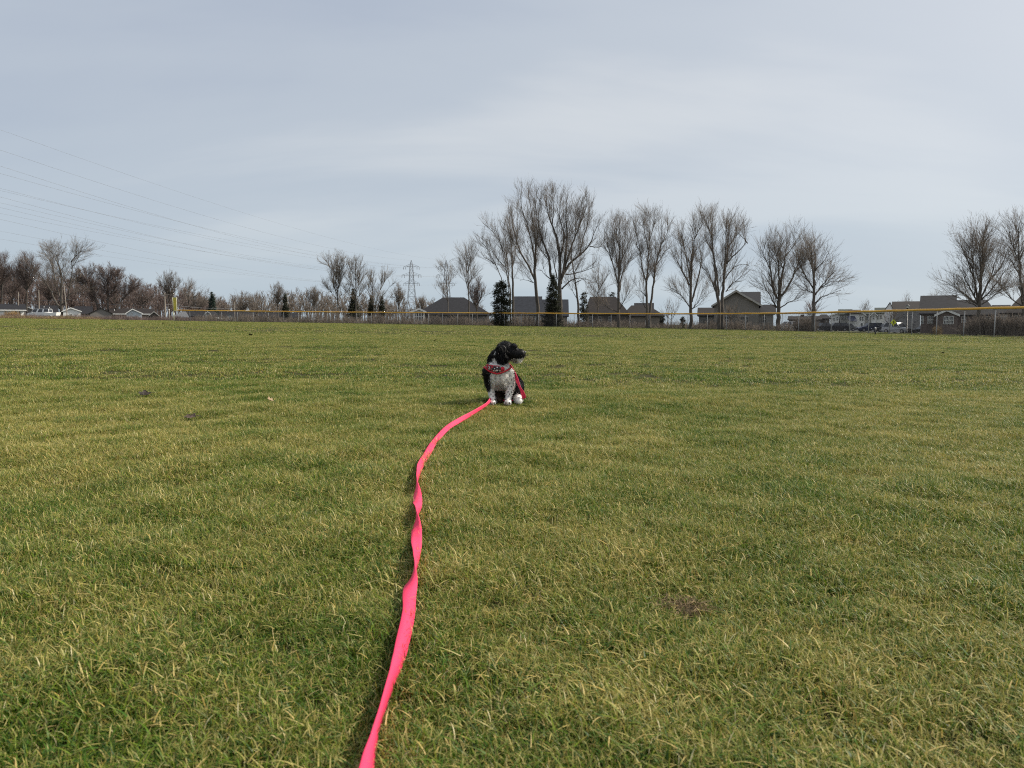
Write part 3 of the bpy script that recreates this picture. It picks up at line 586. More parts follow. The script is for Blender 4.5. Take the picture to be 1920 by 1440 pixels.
for lb, cx, yt, wd, Y, sd, tw in (('broad reddish bare tree between the low white house and the white van', 24, 496, 60, 245, 81, 'twig_red'), ('rounded reddish bare tree behind the base of the huge spreading tree', 92, 508, 60, 250, 82, 'twig_red'), ('wide reddish bare tree behind the dense brown tipped tree', 172, 503, 66, 252, 83, 'twig_red'), ('rounded reddish bare tree filling in right of the dense brown tipped tree', 214, 520, 56, 250, 84, 'twig_red'), ('low rounded reddish bare tree left of the round crowned tree', 268, 536, 58, 245, 85, 'twig_red'), ('low rounded bare tree right of the leaning trunk', 372, 556, 40, 232, 86, 'twig'), ('low grey bare tree between the lone spruce and the rounded bare tree', 455, 562, 44, 225, 87, 'twig')):
    auto(lb, cx, 594, yt, wd, Y, sd, 8, .32, tw, l1=(1.2, 4.6, 1.9), fine=1.7, l2=(.9, 2.6, 1.9), l3=(.6, 1.4, 2.0), ang=.8, up=.15)
auto('reddish bare tree behind the leaning limb of the huge tree', 50, 594, 472, 62, 232, 53, 8, .4, 'twig_red', l1=(1.2, 6.0, 2.0), fine=1.7, l2=(1.0, 3.0, 2.0), l3=(.6, 1.6, 2.2))
auto('bare reddish tree above the low white house', 2, 594, 462, 44, 228, 54, 6, .4, 'twig_red', l1=(1.2, 6.0, 1.8), fine=1.7, l2=(1.0, 3.0, 2.0), l3=(.6, 1.6, 2.2))
auto('round crowned bare tree behind the yellow foul pole', 317, 600, 500, 58, 210, 55, 9, .32, 'twig', l1=(.7, 4.0, 1.5), fine=1.8)
tree('bare tree with a leaning trunk right of the foul pole', Z3, 200, [(.3, [(415, 960), (430, 840), (455, 730), (500, 670), (540, 560)]), (.2, [(440, 770), (440, 640), (460, 540)]), (.15, [(470, 740), (540, 680), (600, 620)]), (.15, [(430, 830), (530, 770), (620, 690)]), (.12, [(445, 700), (430, 590), (440, 520)])], 56, l1=(.6, 3.4, 1.5), clear=.2, **FT)
auto('rounded bare tree above the far tree line, tallest near the foul pole side', 522, 602, 526, 36, 205, 57, 8, .28, 'twig', l1=(.7, 3.2, 1.8), fine=1.8)
auto('bare bushy tree left of the slim pair', 588, 603, 533, 34, 200, 58, 8, .2, 'twig', l1=(.6, 2.8, 1.9), fine=1.8)
tree('slim upright bare tree, left one of a pair by the fence', Z4, 150, [(.26, [(320, 985), (322, 760), (305, 560), (285, 360), (300, 170)]), (.13, [(315, 680), (260, 540), (210, 340), (195, 200)]), (.13, [(320, 640), (350, 420), (375, 240)]), (.10, [(300, 520), (330, 330), (335, 180)]), (.08, [(318, 740), (250, 640), (180, 560)]), (.08, [(300, 480), (230, 330), (165, 250)]), (.08, [(330, 600), (390, 400), (410, 270)])], 59, l1=(.5, 2.8, 1.6), clear=.25, twig='twig_light', fine=1.5)
tree('slim upright bare tree, right one of a pair with pointed top', Z4, 150, [(.24, [(525, 985), (525, 760), (522, 520), (518, 350), (520, 190)]), (.1, [(523, 640), (460, 520), (420, 420)]), (.1, [(524, 620), (590, 480), (610, 370)]), (.09, [(522, 520), (470, 380), (455, 290)]), (.09, [(522, 500), (570, 360), (575, 270)]), (.08, [(524, 760), (420, 660), (370, 580)]), (.08, [(525, 740), (620, 620), (660, 500)])], 60, l1=(.5, 2.8, 1.6), clear=.2, twig='twig_light', fine=1.5)
tree('bare tree of thin spread stems left of the first pylon', Z4, 148, [(.2, [(725, 985), (720, 800), (710, 640), (730, 400)]), (.16, [(730, 930), (760, 720), (800, 560), (810, 380)]), (.15, [(735, 900), (810, 720), (900, 600), (1000, 500)]), (.1, [(715, 760), (660, 640), (620, 600)]), (.1, [(790, 620), (860, 480), (880, 420)]), (.09, [(715, 660), (680, 500), (690, 420)])], 61, l1=(.5, 2.8, 1.5), clear=.22, twig='twig_light', fine=1.5)
auto('grey bare tree right beside the first pylon base', 747, 606, 530, 30, 150, 62, 7, .18, 'twig_light', l1=(.5, 2.4, 1.9), fine=1.5)
auto('low bare tree between the first pylon and the hip roofed house', 790, 607, 556, 26, 150, 63, 6, .14, 'twig', l1=(.4, 2.0, 1.8), fine=1.5)

# far tree line that reads as one mass: many thin trees joined into one object
def woods(name, label, spec, seed, twig, r_twig=0.035):
    rs = np.random.RandomState(seed); rg = random.Random(seed); A, B, f, L, r = [], [], [], [], []
    for cx, yt, Y, wid in spec:
        b = P(cx, 600, Y); zb = gzf(b.x, Y); top = P(cx, yt, Y).z; H = top - zb
        for k in range(rg.randint(3, 5)):
            x = b.x + rg.gauss(0, .25); y = Y + rg.gauss(0, .5); p = np.array([x, y, zb - .3]); sx, sy = rg.gauss(0, .16), rg.gauss(0, .16)
            for q in range(4):
                nx = p + np.array([sx * H / 4 * (.4 + q * .5) + rg.gauss(0, .12), sy * H / 4, H / 4 * rg.uniform(.86, 1.04)])
                A.append(p); B.append(nx); f.append((q + .5) / 4); L.append(H); r.append(.15 * (1 - q * .22)); p = nx
    A, B, f, L = map(np.array, (A, B, f, L)); r = np.array(r)
    keep = f > .2
    a1 = spawn(rs, A[keep], B[keep], f[keep], L[keep], 1.7, .6, 3.4, .65, .3, 3, .2)
    a2 = spawn(rs, a1[0], a1[1], a1[2], a1[3], 1.7, .5, 1.8, .65, .25, 1, .2)
    V0, T0 = cones(A, B, r, r * .75); V1, T1 = cones(a1[0], a1[1], .045 * np.ones(len(a1[0])), .03 * np.ones(len(a1[0]))); V2, T2 = cones(a2[0], a2[1], r_twig * np.ones(len(a2[0])), r_twig * .5 * np.ones(len(a2[0])))
    V = np.concatenate([V0, V1, V2]); T = np.concatenate([T0, T1 + len(V0), T2 + len(V0) + len(V1)])
    tag(link(name, np_mesh(name, V, T, M[twig])), label, 'woodland', kind='stuff')
rg = random.Random(9)
def skyline(x):
    return (-5 if x < 360 else 3) + float(np.interp(x, [-80, 0, 60, 150, 200, 260, 300, 350, 400, 440, 480, 520, 560, 600, 660, 720, 770, 820, 900], [500, 505, 520, 530, 545, 542, 545, 545, 556, 551, 553, 548, 548, 545, 552, 556, 562, 566, 575]))
woods('woodland', 'far off reddish brown leafless wood behind the small houses', [(x + rg.uniform(-6, 6), skyline(x) + rg.uniform(-9, 17), rg.uniform(250, 330), 10) for x in np.arange(-90, 420, 2.8)], 3, 'twig_red', .05)
woods('woodland', 'far off grey brown leafless wood beyond the middle of the field', [(x + rg.uniform(-6, 6), skyline(x) + rg.uniform(-9, 19), rg.uniform(230, 330), 10) for x in np.arange(380, 905, 3.8)], 4, 'twig', .045)

# ------------------------------------------------------------------ evergreens
def conifer(label, zm, Y, xb, yb, yt, wid, seed, m='needle', shape='cone', n=2600, leaf=.20, group='dark evergreens behind the fence'):
    rs = np.random.RandomState(seed); b = P(*zm((xb, yb)), Y); t = P(*zm((xb, yt)), Y); base = Vector((b.x, Y, gzf(b.x, Y))); H = t.z - base.z
    Rm = (P(*zm((xb + wid / 2, yb)), Y).x - b.x)
    root = thing('evergreen_tree', label, 'tree', base, group)
    mb = MB().tube([(0, 0, -.3), (0, 0, H * .5), (0, 0, H * .97)], [.05 * Rm + .08, .05, .015], 6); mb.build('trunk', M['bark'], root, True)
    # whorls of drooping boughs, then needle sprays along them
    nb = int(H * 46); hz = rs.uniform(.03, .99, nb) ** (1.1); az = rs.uniform(0, 6.283, nb)
    prof = (1 - hz) ** .8 if shape == 'cone' else np.sqrt(np.clip(1 - (np.abs(hz - .38) / .64) ** 2.2, .02, 1))
    ln = Rm * prof * rs.uniform(.6, 1.15, nb) + .12
    A = np.stack([np.zeros(nb), np.zeros(nb), hz * H], -1); B = A + np.stack([ln * np.cos(az), ln * np.sin(az), ln * rs.uniform(-.45, .30, nb)], -1)
    V1, T1 = cones(A, B, .022 * np.ones(nb), .008 * np.ones(nb)); Vb, Tb = V1, T1
    pid = rs.choice(nb, n, p=ln / ln.sum()); s = rs.uniform(.15, 1, n) ** .7; p = A[pid] + (B[pid] - A[pid]) * s[:, None] + rs.normal(0, .07 + .05 * Rm, (n, 3))
    d = unit((B - A)[pid] + rs.normal(0, .5, (n, 3))); u = unit(np.cross(d, rs.normal(0, 1, (n, 3)))); lf = leaf * rs.uniform(.5, 1.4, n)[:, None]
    v = np.cross(d, u)
    Vs = np.stack([p - d * lf * .5, p + u * lf * .16, p - u * lf * .12 + v * lf * .14, p - v * lf * .14, p + d * lf * .6], 1); bi = np.arange(n)[:, None, None] * 5
    T = (bi + np.array([(0, 1, 2), (0, 2, 3), (0, 3, 1), (4, 2, 1), (4, 3, 2), (4, 1, 3)])[None]).reshape(-1, 3)
    link('foliage', np_mesh('foliage', Vs.reshape(-1, 3), T, M[m]), root)
    qt = np.concatenate([Tb[:, :3], Tb[:, [0, 2, 3]]]); link('canopy', np_mesh('canopy', Vb, qt, M['bark']), root)
    return root
conifer('dark juniper like evergreen filling the gap left of the slate roof', Z5, 103, 418, 1300, 915, 160, 1, 'needle', 'egg', 9000, .22)
conifer('tall black green spruce covering the trunk of the tallest tree', Z5, 101, 868, 1305, 850, 190, 2, 'needle', 'cone', 9000, .22)
conifer('narrow spruce behind the slim tree with the pointed top', Z4, 155, 500, 990, 600, 170, 3, 'needle', 'cone', 2600, .38)
conifer('small spruce under the thin spread stems', Z4, 152, 702, 990, 680, 110, 4, 'needle', 'cone', 1800, .36)
conifer('short fuzzy spruce left of the first pylon', Z4, 152, 820, 990, 690, 100, 5, 'needle', 'cone', 1500, .36)
conifer('lone pointed spruce on the far tree line near the barn', Z3, 190, 712, 950, 640, 130, 6, 'needle_blue', 'cone', 2400, .45)
conifer('dim spruce on the far tree line beside the rounded bare tree', Z3, 195, 1535, 960, 655, 110, 7, 'needle', 'cone', 1800, .45)
conifer('ragged dark pine in front of the brown house roof', Z5, 118, 1135, 1290, 1010, 70, 8, 'needle', 'egg', 900, .34)
conifer('dark pine top peeping over the brown roof', Z5, 140, 1380, 1290, 1005, 80, 9, 'needle', 'egg', 900, .34)
conifer('small clipped cone evergreen behind the fence, beside a tan house corner', Z6, 110, 728, 1320, 1195, 44, 10, 'needle', 'egg', 700, .2)
conifer('small clipped evergreen behind the fence, by the low grey roof', Z6, 108, 925, 1325, 1205, 40, 11, 'needle', 'egg', 700, .2)

# ------------------------------------------------------------------ brush, weeds, hedge
def brush(name, label, pts, h, dens, mats, seed, kind='stuff', cat='brush', thick=.012, spread=.35, parent=None):
    """a thicket of thin leaning stems along a strip; pts = (x, y, half depth)"""
    rs = np.random.RandomState(seed); A, B = [], []
    for (x0, y0, w0), (x1, y1, w1) in zip(pts[:-1], pts[1:]):
        n = int(math.hypot(x1 - x0, y1 - y0) * dens); t = rs.uniform(0, 1, n)
        x = x0 + (x1 - x0) * t + rs.normal(0, .2, n); y = y0 + (y1 - y0) * t + (w0 + (w1 - w0) * t) * rs.uniform(-1, 1, n)
        hh = h * rs.uniform(.35, 1.0, n) * (.7 + .3 * np.sin(x * .9) * np.sin(x * .37 + 1))
        z = gz(x, y)
        A.append(np.stack([x, y, z], -1)); B.append(np.stack([x + rs.normal(0, spread, n) * hh, y + rs.normal(0, spread, n) * hh, z + hh], -1))
    A, B = np.concatenate(A), np.concatenate(B); n = len(A)
    a1 = spawn(rs, A, B, np.full(n, .3), np.ones(n), 2.2, .25 * h, .5 * h, .6, .3, 1, .2)
    V0, T0 = cones(A, B, thick * np.ones(n), thick * .6 * np.ones(n)); V1, T1 = cones(a1[0], a1[1], thick * .7 * np.ones(len(a1[0])), thick * .3 * np.ones(len(a1[0])))
    me = np_mesh(name, np.concatenate([V0, V1]), np.concatenate([T0, T1 + len(V0)]), M[mats])
    return tag(link(name, me, parent), label, cat, kind=kind) if parent is None else link(name, me, parent)
brush('brush', 'leafless bramble thicket standing behind the outfield fence', [(-56, 128, 3), (-38, 127, 3), (-18, 121, 3), (-3, 112, 3), (10, 103, 2.5)], 1.7, 55, 'twig', 1, thick=.02)
brush('brush', 'thin leafless undergrowth between the trunks behind the fence', [(10, 103, 2.5), (20, 96, 2.5), (27, 87, 2.0), (31, 78, 1.2)], 1.25, 48, 'twig', 5, thick=.018)
brush('weeds', 'tall dry reddish weeds along the far edge of the field', [(-130, 158, 3), (-90, 152, 3), (-72, 146, 3), (-58, 138, 3)], 1.1, 70, 'twig_red', 2, cat='weeds', thick=.02)
brush('weeds', 'tan dead grass stalks along the far edge by the parked van', [(-130, 150, 2), (-100, 150, 2), (-85, 147, 2)], .8, 90, 'twig_tan', 3, cat='weeds', thick=.018)
def shrub(label, x0, x1, y0, Y, m, seed, cat='bush', name='bush', d=1.0, dens=90, group=None):
    a, b = P(x0, y0, Y), P(x1, y0, Y); z = gzf((a.x + b.x) / 2, Y); h = a.z - z
    root = thing(name, label, cat, ((a.x + b.x) / 2, Y, z), group); rs = np.random.RandomState(seed)
    n = int((b.x - a.x) * dens); x = rs.uniform(-1, 1, n) * (b.x - a.x) / 2; y = rs.uniform(-d, d, n); hh = h * rs.uniform(.5, 1, n) * np.sqrt(np.clip(1.08 - (np.abs(x) / ((b.x - a.x) / 2)) ** 4, .1, 1))
    A = np.stack([x * .85, y * .7, np.zeros(n) - .05], -1); B = np.stack([x + rs.normal(0, .15, n), y + rs.normal(0, .15, n), hh], -1)
    a1 = spawn(rs, A, B, np.full(n, .3), np.ones(n), 2.6, .25, .7, .6, .3, 1, .2)
    V0, T0 = cones(A, B, .016 * np.ones(n), .01 * np.ones(n)); V1, T1 = cones(a1[0], a1[1], .012 * np.ones(len(a1[0])), .006 * np.ones(len(a1[0])))
    link('canopy', np_mesh('canopy', np.concatenate([V0, V1]), np.concatenate([T0, T1 + len(V0)]), M[m]), root)
    return root
shrub('dry golden bush in front of the low white house', 11, 34, 585, 160, 'twig_gold', 1, d=1.2, dens=160)
shrub('long dark leafless hedge behind the fence corner', 1803, 1990, 592, 57, 'twig', 2, 'hedge', 'hedge', .6, 130)
shrub('brown leafless bush at the fence by the last tree of the row', 1492, 1530, 598, 76, 'twig', 3, d=1.0, dens=150)
shrub('low brown bush beside the parked silver car', 1702, 1712, 613, 104, 'twig', 4, d=.6, dens=120)
shrub('pale twiggy bush under the brick house window', 1752, 1764, 614, 96, 'twig_tan', 5, d=.5, dens=110)

# ------------------------------------------------------------------ houses
def house(label, x0, x1, ye, yr, Y, d, roof, wall, rmat, wins=(), doors=(), name='house', cat='house', apex=None, oh=.35, rake=False, fascia=False, hip=(.25, .75), mull=1, vents=(), chimney=None, group=None, th=.16, posts=0):
    # the front is square to the line of sight; X() and Zl() read the photo on that front plane
    pxm = (x0 + x1) / 2; thc = math.atan((pxm - 960) / F_PX); xm = Y * math.tan(thc); D = Y / math.cos(thc); zb = gzf(xm, Y) - .15
    root = thing(name, label, cat, (xm, Y, zb), group, -thc)
    def X(px): return D * math.tan(math.atan((px - 960) / F_PX) - thc)
    def Zl(px, py, back=0.0):
        th_ = math.atan((px - 960) / F_PX); return P(px, py, (D + back) / math.cos(th_ - thc) * math.cos(th_)).z - zb
    xo_ = (X(x0) + X(x1)) / 2; w = X(x1) - X(x0)
    ze = Zl(pxm, ye)
    W = MB(); Rf = MB(); h = w / 2; tr = MB()
    if roof == 'side':
        zr = Zl(pxm, yr, d / 2); k = (zr - ze) / (d / 2)
        W.prism([(0, 0), (0, ze - .03), (d / 2, zr - .03), (d, ze - .03), (d, 0)], 0, -h, h)
        for s in (0, 1):
            y0 = -oh if s == 0 else d + oh; zz = ze - oh * k
            Rf.prism([(y0, zz), (d / 2, zr), (d / 2, zr + th), (y0, zz + th)], 0, -h - oh, h + oh)
        if fascia: tr.box((-h - oh - .02, -oh - .06, ze - oh * k - .08), (h + oh + .02, -oh + .02, ze - oh * k + th + .02))
    elif roof == 'front':
        zr = Zl(pxm, yr); ax = X(apex) if apex else 0.0
        W.prism([(-h, 0), (h, 0), (h, ze - .03), (ax, zr - .03), (-h, ze - .03)], 1, 0, d)
        for s in (-1, 1):
            ex = s * h; k = (zr - ze) / (abs(ex - ax)); xo = ex + s * oh; zo = ze - oh * k
            Rf.prism([(xo, zo), (ax, zr), (ax, zr + th), (xo, zo + th)], 1, -oh, d + oh)
            if rake: tr.prism([(xo, zo - .12), (ax, zr - .12), (ax, zr + th + .02), (xo, zo + th + .02)], 1, -oh - .08, -oh + .01)
    elif roof == 'hip':
        zr = Zl(pxm, yr, d / 2)
        W.box((-h, 0, 0), (h, d, ze))
        rl, rr = -h + w * hip[0], -h + w * hip[1]; e = oh
        v = [(-h - e, -e, ze), (h + e, -e, ze), (h + e, d + e, ze), (-h - e, d + e, ze), (rl, d / 2, zr), (rr, d / 2, zr)]
        Rf.add(v + [(p[0], p[1], ze - .14) for p in v[:4]], [(0, 1, 5, 4), (1, 2, 5), (2, 3, 4, 5), (3, 0, 4), (6, 7, 1, 0), (7, 8, 2, 1), (8, 9, 3, 2), (9, 6, 0, 3), (9, 8, 7, 6)])
        if fascia: tr.box((-h - e - .03, -e - .05, ze - .18), (h + e + .03, -e + .01, ze + .05))
    W.build('wall', M[wall], root); ro = Rf.build('roof', M[rmat], root)
    if tr.v: tr.build('fascia', M['trim'] if (fascia or wall in ('white', 'ltblue', 'brick')) else M['trim_dim'], root)
    for i in range(posts):
        x = -h + .2 + (w - .4) * i / max(posts - 1, 1); MB().box((x - .08, -1.6, 0), (x + .08, -1.44, ze)).build('porch_post', M['trim'], root)
    for (xa, ya, xb, yb) in wins:
        xl, xr, zt, zl = X(xa), X(xb), Zl(xa, ya), Zl(xb, yb); fw = min(.075, (xr - xl) * .14); tm = M['trim_dim'] if wall in ('brown', 'beige', 'grey', 'taupe') else M['trim']
        m = MB()
        for bx in ((xl - fw, zl - fw, xr + fw, zl), (xl - fw, zt, xr + fw, zt + fw), (xl - fw, zl, xl, zt), (xr, zl, xr + fw, zt), (xl, (zl + zt) / 2 - .04, xr, (zl + zt) / 2 + .04)):
            m.box((bx[0], -.09, bx[1]), (bx[2], -.001, bx[3]))
        for j in range(1, mull + 1):
            xx = xl + (xr - xl) * j / (mull + 1); m.box((xx - .02, -.085, zl + .001), (xx + .02, -.002, (zl + zt) / 2 - .041)); m.box((xx - .02, -.085, (zl + zt) / 2 + .041), (xx + .02, -.002, zt - .001))
        f = m.build('window', tm, root); MB().box((xl + .001, -.05, zl + .001), (xr - .001, -.003, zt - .001)).build('pane', M['glass'], f)
    for (xa, ya, xb, yb, mm) in doors:
        xl, xr, zt, zl = X(xa), X(xb), Zl(xa, ya), max(Zl(xb, yb), .2)
        dd = MB().box((xl, -.06, zl), (xr, -.002, zt)).build('door', M[mm], root)
        MB().box((xl - .1, -.09, zl), (xl - .001, -.001, zt)).box((xr + .001, -.09, zl), (xr + .1, -.001, zt)).box((xl - .1, -.09, zt + .001), (xr + .1, -.001, zt + .11)).build('door_frame', M['trim'], dd)
    for fx, fy in vents:   # roof vents: pale stubs
        z = ze + (zr - ze) * fy; y = d / 2 * fy if roof == 'side' else d * .4
        MB().tube([(-h + w * fx, y, z - .1), (-h + w * fx, y, z + .5)], .10, 8).build('vent_pipe', M['trim'], ro)
    if chimney:
        fx, hh = chimney; x = -h + w * fx; MB().box((x - .4, d * .45, zr - 1.2), (x + .4, d * .45 + .8, zr + hh)).build('chimney', M['brick'], ro)
    return root
GL = 'small houses and sheds beyond the far edge'; GR = 'houses behind the outfield fence'
house('low white house with dark roof and long white eave', -30, 50, 580.5, 571, 200, 9, 'side', 'white', 'roof_dark', [(13, 584, 16.5, 588)], [(32, 584, 37, 593, 'door_dark'), (40, 584, 43, 593, 'door_dark')], fascia=True, oh=.6, group=GL)
house('taupe gable shed beside the low white house', 37, 73, 582.5, 573.5, 235, 8, 'front', 'taupe', 'roof_brown', [(63.5, 585, 66.5, 588)], apex=50, rake=True, name='shed', cat='shed', group=GL)
house('pale blue garage with a big dark roof behind the white van', 74, 112, 586, 573.5, 230, 9, 'side', 'ltblue', 'roof_dark', [], oh=.4, vents=((.35, .7), (.62, .6)), name='garage', cat='garage', group=GL)
house('small white gable shed under the huge spreading tree', 122.5, 155, 583.5, 577.5, 215, 4, 'front', 'white', 'roof_dark', [(135, 589, 138.5, 592)], apex=137, rake=True, name='shed', cat='shed', group=GL)
house('long dark roofed house right behind the white shed', 146, 176, 588, 575, 240, 9, 'side', 'grey', 'roof_dark', (), oh=.4, group=GL)
house('wide taupe gable garage between the white shed and the red fence', 172.5, 213, 587.5, 578, 215, 9, 'front', 'taupe', 'roof_brown', [], apex=193, rake=False, name='garage', cat='garage', group=GL)
house('low ranch house with brown roof and bright white gutter', 212, 292, 588.3, 579.5, 224, 9, 'side', 'beige', 'roof_brown', [(216, 589.5, 219, 593)], fascia=True, oh=.45, vents=((.08, .55),), group=GL)
house('pale blue gable front with white rakes on the ranch house', 240.5, 269, 587.3, 579.8, 215, 7, 'front', 'ltblue', 'roof_brown', [(249.5, 586.3, 252, 589)], apex=252, rake=True, group=GL, name='garage', cat='garage')
house('dark brown gable roof near the foul pole', 284, 300, 591, 584.5, 226, 7, 'front', 'brown', 'roof_brown', [], rake=True, name='shed', cat='shed', group=GL)
house('grey roofed shed just right of the foul pole', 327, 355, 595, 584, 190, 8, 'hip', 'grey', 'roof_grey', [], hip=(.62, .9), name='shed', cat='shed', group=GL)
house('long low dark house behind the grey roofed shed', 350, 384, 593, 583.5, 225, 9, 'side', 'brown', 'roof_dark', [(359, 594.5, 362, 597.5)], group=GL)
house('long low dark roofed house behind the barn shaped shed', 396, 480, 594, 584, 235, 10, 'side', 'grey', 'roof_dark', [(405, 595, 408, 598), (448, 595, 452, 598)], vents=((.4, .8),), group=GL)
house('pale grey gable shed seen through the fence', 424.5, 441, 595, 588.5, 195, 6, 'front', 'ltblue', 'roof_grey', [], apex=434, name='shed', cat='shed', group=GL)
house('tan gable shed with a dark roof seen through the fence', 473.5, 488.5, 596, 589.5, 190, 6, 'front', 'beige', 'roof_dark', [], apex=484.5, name='shed', cat='shed', group=GL)
house('long dark low building right of the tan shed', 489, 560, 596, 587.5, 205, 9, 'side', 'brown', 'roof_dark', [(512, 597, 515, 600), (540, 597, 543, 600)], group=GL)

def barn():
    Y = 180; p = P(383, 600, Y); q = P(397.5, 600, Y); xm = (p.x + q.x) / 2; zb = gzf(xm, Y) - .1; h = (q.x - p.x) / 2; z = lambda y: P(390, y, Y).z - zb
    root = thing('barn_shed', 'little gambrel barn shaped shed with white trim', 'shed', (xm, Y, zb), GL)
    pr = [(-h, 0), (h, 0), (h, z(594)), (h * .62, z(587.6)), (0, z(585)), (-h * .62, z(587.6)), (-h, z(594))]
    MB().prism(pr, 1, 0, 4).build('wall', M['grey'], root)
    rf = MB(); tr = MB(); pts = [(-h - .15, z(594.8)), (-h * .66, z(587.4)), (0, z(584.6)), (h * .66, z(587.4)), (h + .15, z(594.8))]
    for a, b in zip(pts[:-1], pts[1:]):
        rf.prism([a, b, (b[0], b[1] + .12), (a[0], a[1] + .12)], 1, -.2, 4.2); tr.prism([(a[0], a[1] - .12), (b[0], b[1] - .12), (b[0], b[1] + .1), (a[0], a[1] + .1)], 1, -.28, -.201)
    rf.build('roof', M['roof_dark'], root); tr.build('fascia', M['trim'], root)
    for zz in (588.6, 591.4):
        f = MB().box((-.32, -.08, z(zz + 1.9)), (.32, -.001, z(zz))).build('window', M['trim'], root); MB().box((-.2, -.1, z(zz + 1.55)), (.2, -.081, z(zz + .35))).build('pane', M['glass'], f)
    dr = MB().box((-.7, -.06, 0), (.7, -.002, z(596.2))).build('door', M['trim'], root); MB().box((.45, -.12, z(598)), (.52, -.061, z(597.4))).build('handle', M['black_metal'], dr)
    MB().prism([(h, z(595.5)), (h + 1.9, z(597.6)), (h + 1.9, z(597.2)), (h, z(594.6))], 1, .2, 3.8).build('lean_to_roof', M['trim'], root)
barn()
house('big charcoal hip roofed house left of the dark evergreen', 782, 918, 590, 557.5, 128, 13, 'hip', 'grey', 'roof_dark', [(823, 590, 829, 600), (842, 592, 848, 602), (860, 592, 866, 602), (886, 592, 892, 602)], [(798.5, 590.5, 805.5, 606, 'door_dark')], hip=(.36, .66), oh=.5, group=GR)
house('pale sunroom with a row of four narrow windows and small gable', 774.5, 797, 584.3, 579.5, 124, 4, 'front', 'white', 'roof_blue', [(777.2, 586, 780, 601), (782, 586, 784.8, 601), (786.8, 586, 789.6, 601), (791.4, 586, 794.2, 601)], apex=787, rake=True, name='sunroom', cat='sunroom', mull=0, group=GR)
house('house with a tall slate blue roof behind the fence', 965, 1014, 590, 557.3, 126, 10, 'side', 'ltblue', 'roof_blue', [(982, 593.5, 986.5, 602), (990, 593.5, 994.5, 602), (998, 593.5, 1002.5, 602)], oh=.3, mull=0, group=GR)
house('lower slate roofed wing right of the tall slate roof', 1013.5, 1063, 592, 563, 128, 9, 'side', 'grey', 'roof_blue', [(1048, 595, 1052, 603)], oh=.3, group=GR, name='house_wing', cat='house')
house('wide brown house with brown roof behind two bare trees', 1098, 1176, 589, 556.5, 132, 12, 'hip', 'brown', 'roof_brown', [(1122, 594, 1127, 605), (1140, 594, 1145, 605), (1104, 594, 1109, 604)], hip=(.07, .72), oh=.4, group=GR)
house('tan house with low hip roof right of the brown house', 1168, 1242, 592, 572.5, 140, 11, 'hip', 'beige', 'roof_brown', [(1178, 600, 1182, 608), (1185, 600, 1189, 608), (1164.5, 596, 1168, 606)], [(1210, 598, 1214, 611, 'door_dark')], hip=(.18, .62), oh=.4, group=GR)
house('small dark gable dormer wing on the tan house', 1190, 1222, 581, 569.5, 144, 6, 'side', 'brown', 'roof_dark', (), oh=.3, group=GR, name='house_wing', cat='house')
house('low grey shed roof just left of the grey gable house', 1309, 1338, 592, 578.5, 118, 9, 'side', 'grey', 'roof_brown', [(1316, 598, 1320, 606)], oh=.3, group=GR, name='garage', cat='garage')
house('tall grey gable house facing the field', 1337, 1420, 571, 545.8, 104, 11, 'front', 'taupe', 'roof_dark', [(1386.5, 594, 1393, 606), (1396, 594, 1401, 606), (1358, 594, 1364, 604)], apex=1377, oh=.45, rake=True, group=GR)
house('dark rear wing roof of the tall grey gable house', 1384, 1420, 570, 549, 112, 12, 'side', 'taupe', 'roof_dark', (), oh=.3, group=GR, name='house_wing', cat='house')
house('single storey grey wing with a dark roof right of the gable house', 1419.5, 1448, 588, 573.3, 107, 8, 'side', 'grey', 'roof_dark', [(1428, 594, 1434, 605)], oh=.35, group=GR, name='house_wing', cat='house')
house('long low grey building with flat brown roof beyond the row of trees', 1477, 1536, 600, 594, 150, 10, 'side', 'taupe', 'roof_brown', [(1484, 603, 1488, 611), (1500, 603, 1504, 611), (1516, 603, 1520, 611)], oh=.3, group=GR, chimney=(.42, .5), name='long_building', cat='building')
house('grey hip roofed house left of the white town houses', 1530, 1553, 597, 589.5, 152, 10, 'hip', 'brown', 'roof_dark', [(1546, 600, 1548.5, 606)], hip=(.3, .75), oh=.4, group=GR)
GT = 'white town houses across the street'
house('white town house with a steep gable at the end of the terrace', 1553.5, 1571, 592, 586.5, 178, 12, 'front', 'white', 'roof_green', [(1560, 596, 1562.5, 601), (1560, 606.5, 1562.5, 611.5), (1566, 594, 1568.5, 600)], apex=1570, rake=True, group=GT)
house('cream town house with the darkest green roof in the terrace', 1571, 1592, 590, 581, 180, 12, 'side', 'offwhite', 'roof_green', [(1576, 593, 1579, 599), (1581, 593, 1584, 599), (1576, 605, 1584, 611)], oh=.4, group=GT)
house('town house with navy awning roof over its doorway', 1590, 1608, 588, 582, 176, 12, 'side', 'white', 'roof_brown', [(1594.5, 594, 1597, 600)], [(1587.5, 602, 1590, 615, 'white'), (1591, 602, 1593, 615, 'white')], oh=.4, group=GT)
def awning():
    Y = 174.5; p, q = P(1593, 592.5, Y), P(1607, 602.5, Y); zb = gzf(p.x, Y)
    root = thing('porch', 'dark navy sloped porch roof on slim white posts', 'porch', ((p.x + q.x) / 2, Y, zb)); h = (q.x - p.x) / 2
    MB().prism([(0, q.z - zb), (0, q.z - zb + .15), (1.35, p.z - zb), (1.35, p.z - zb - .15)], 0, -h, h).build('roof', M['paint_navy'], root)
    for s in (-1, 1): MB().box((s * (h - .2) - .07, .1, 0), (s * (h - .2) + .07, .24, q.z - zb - .01)).build('post', M['trim'], root)
awning()
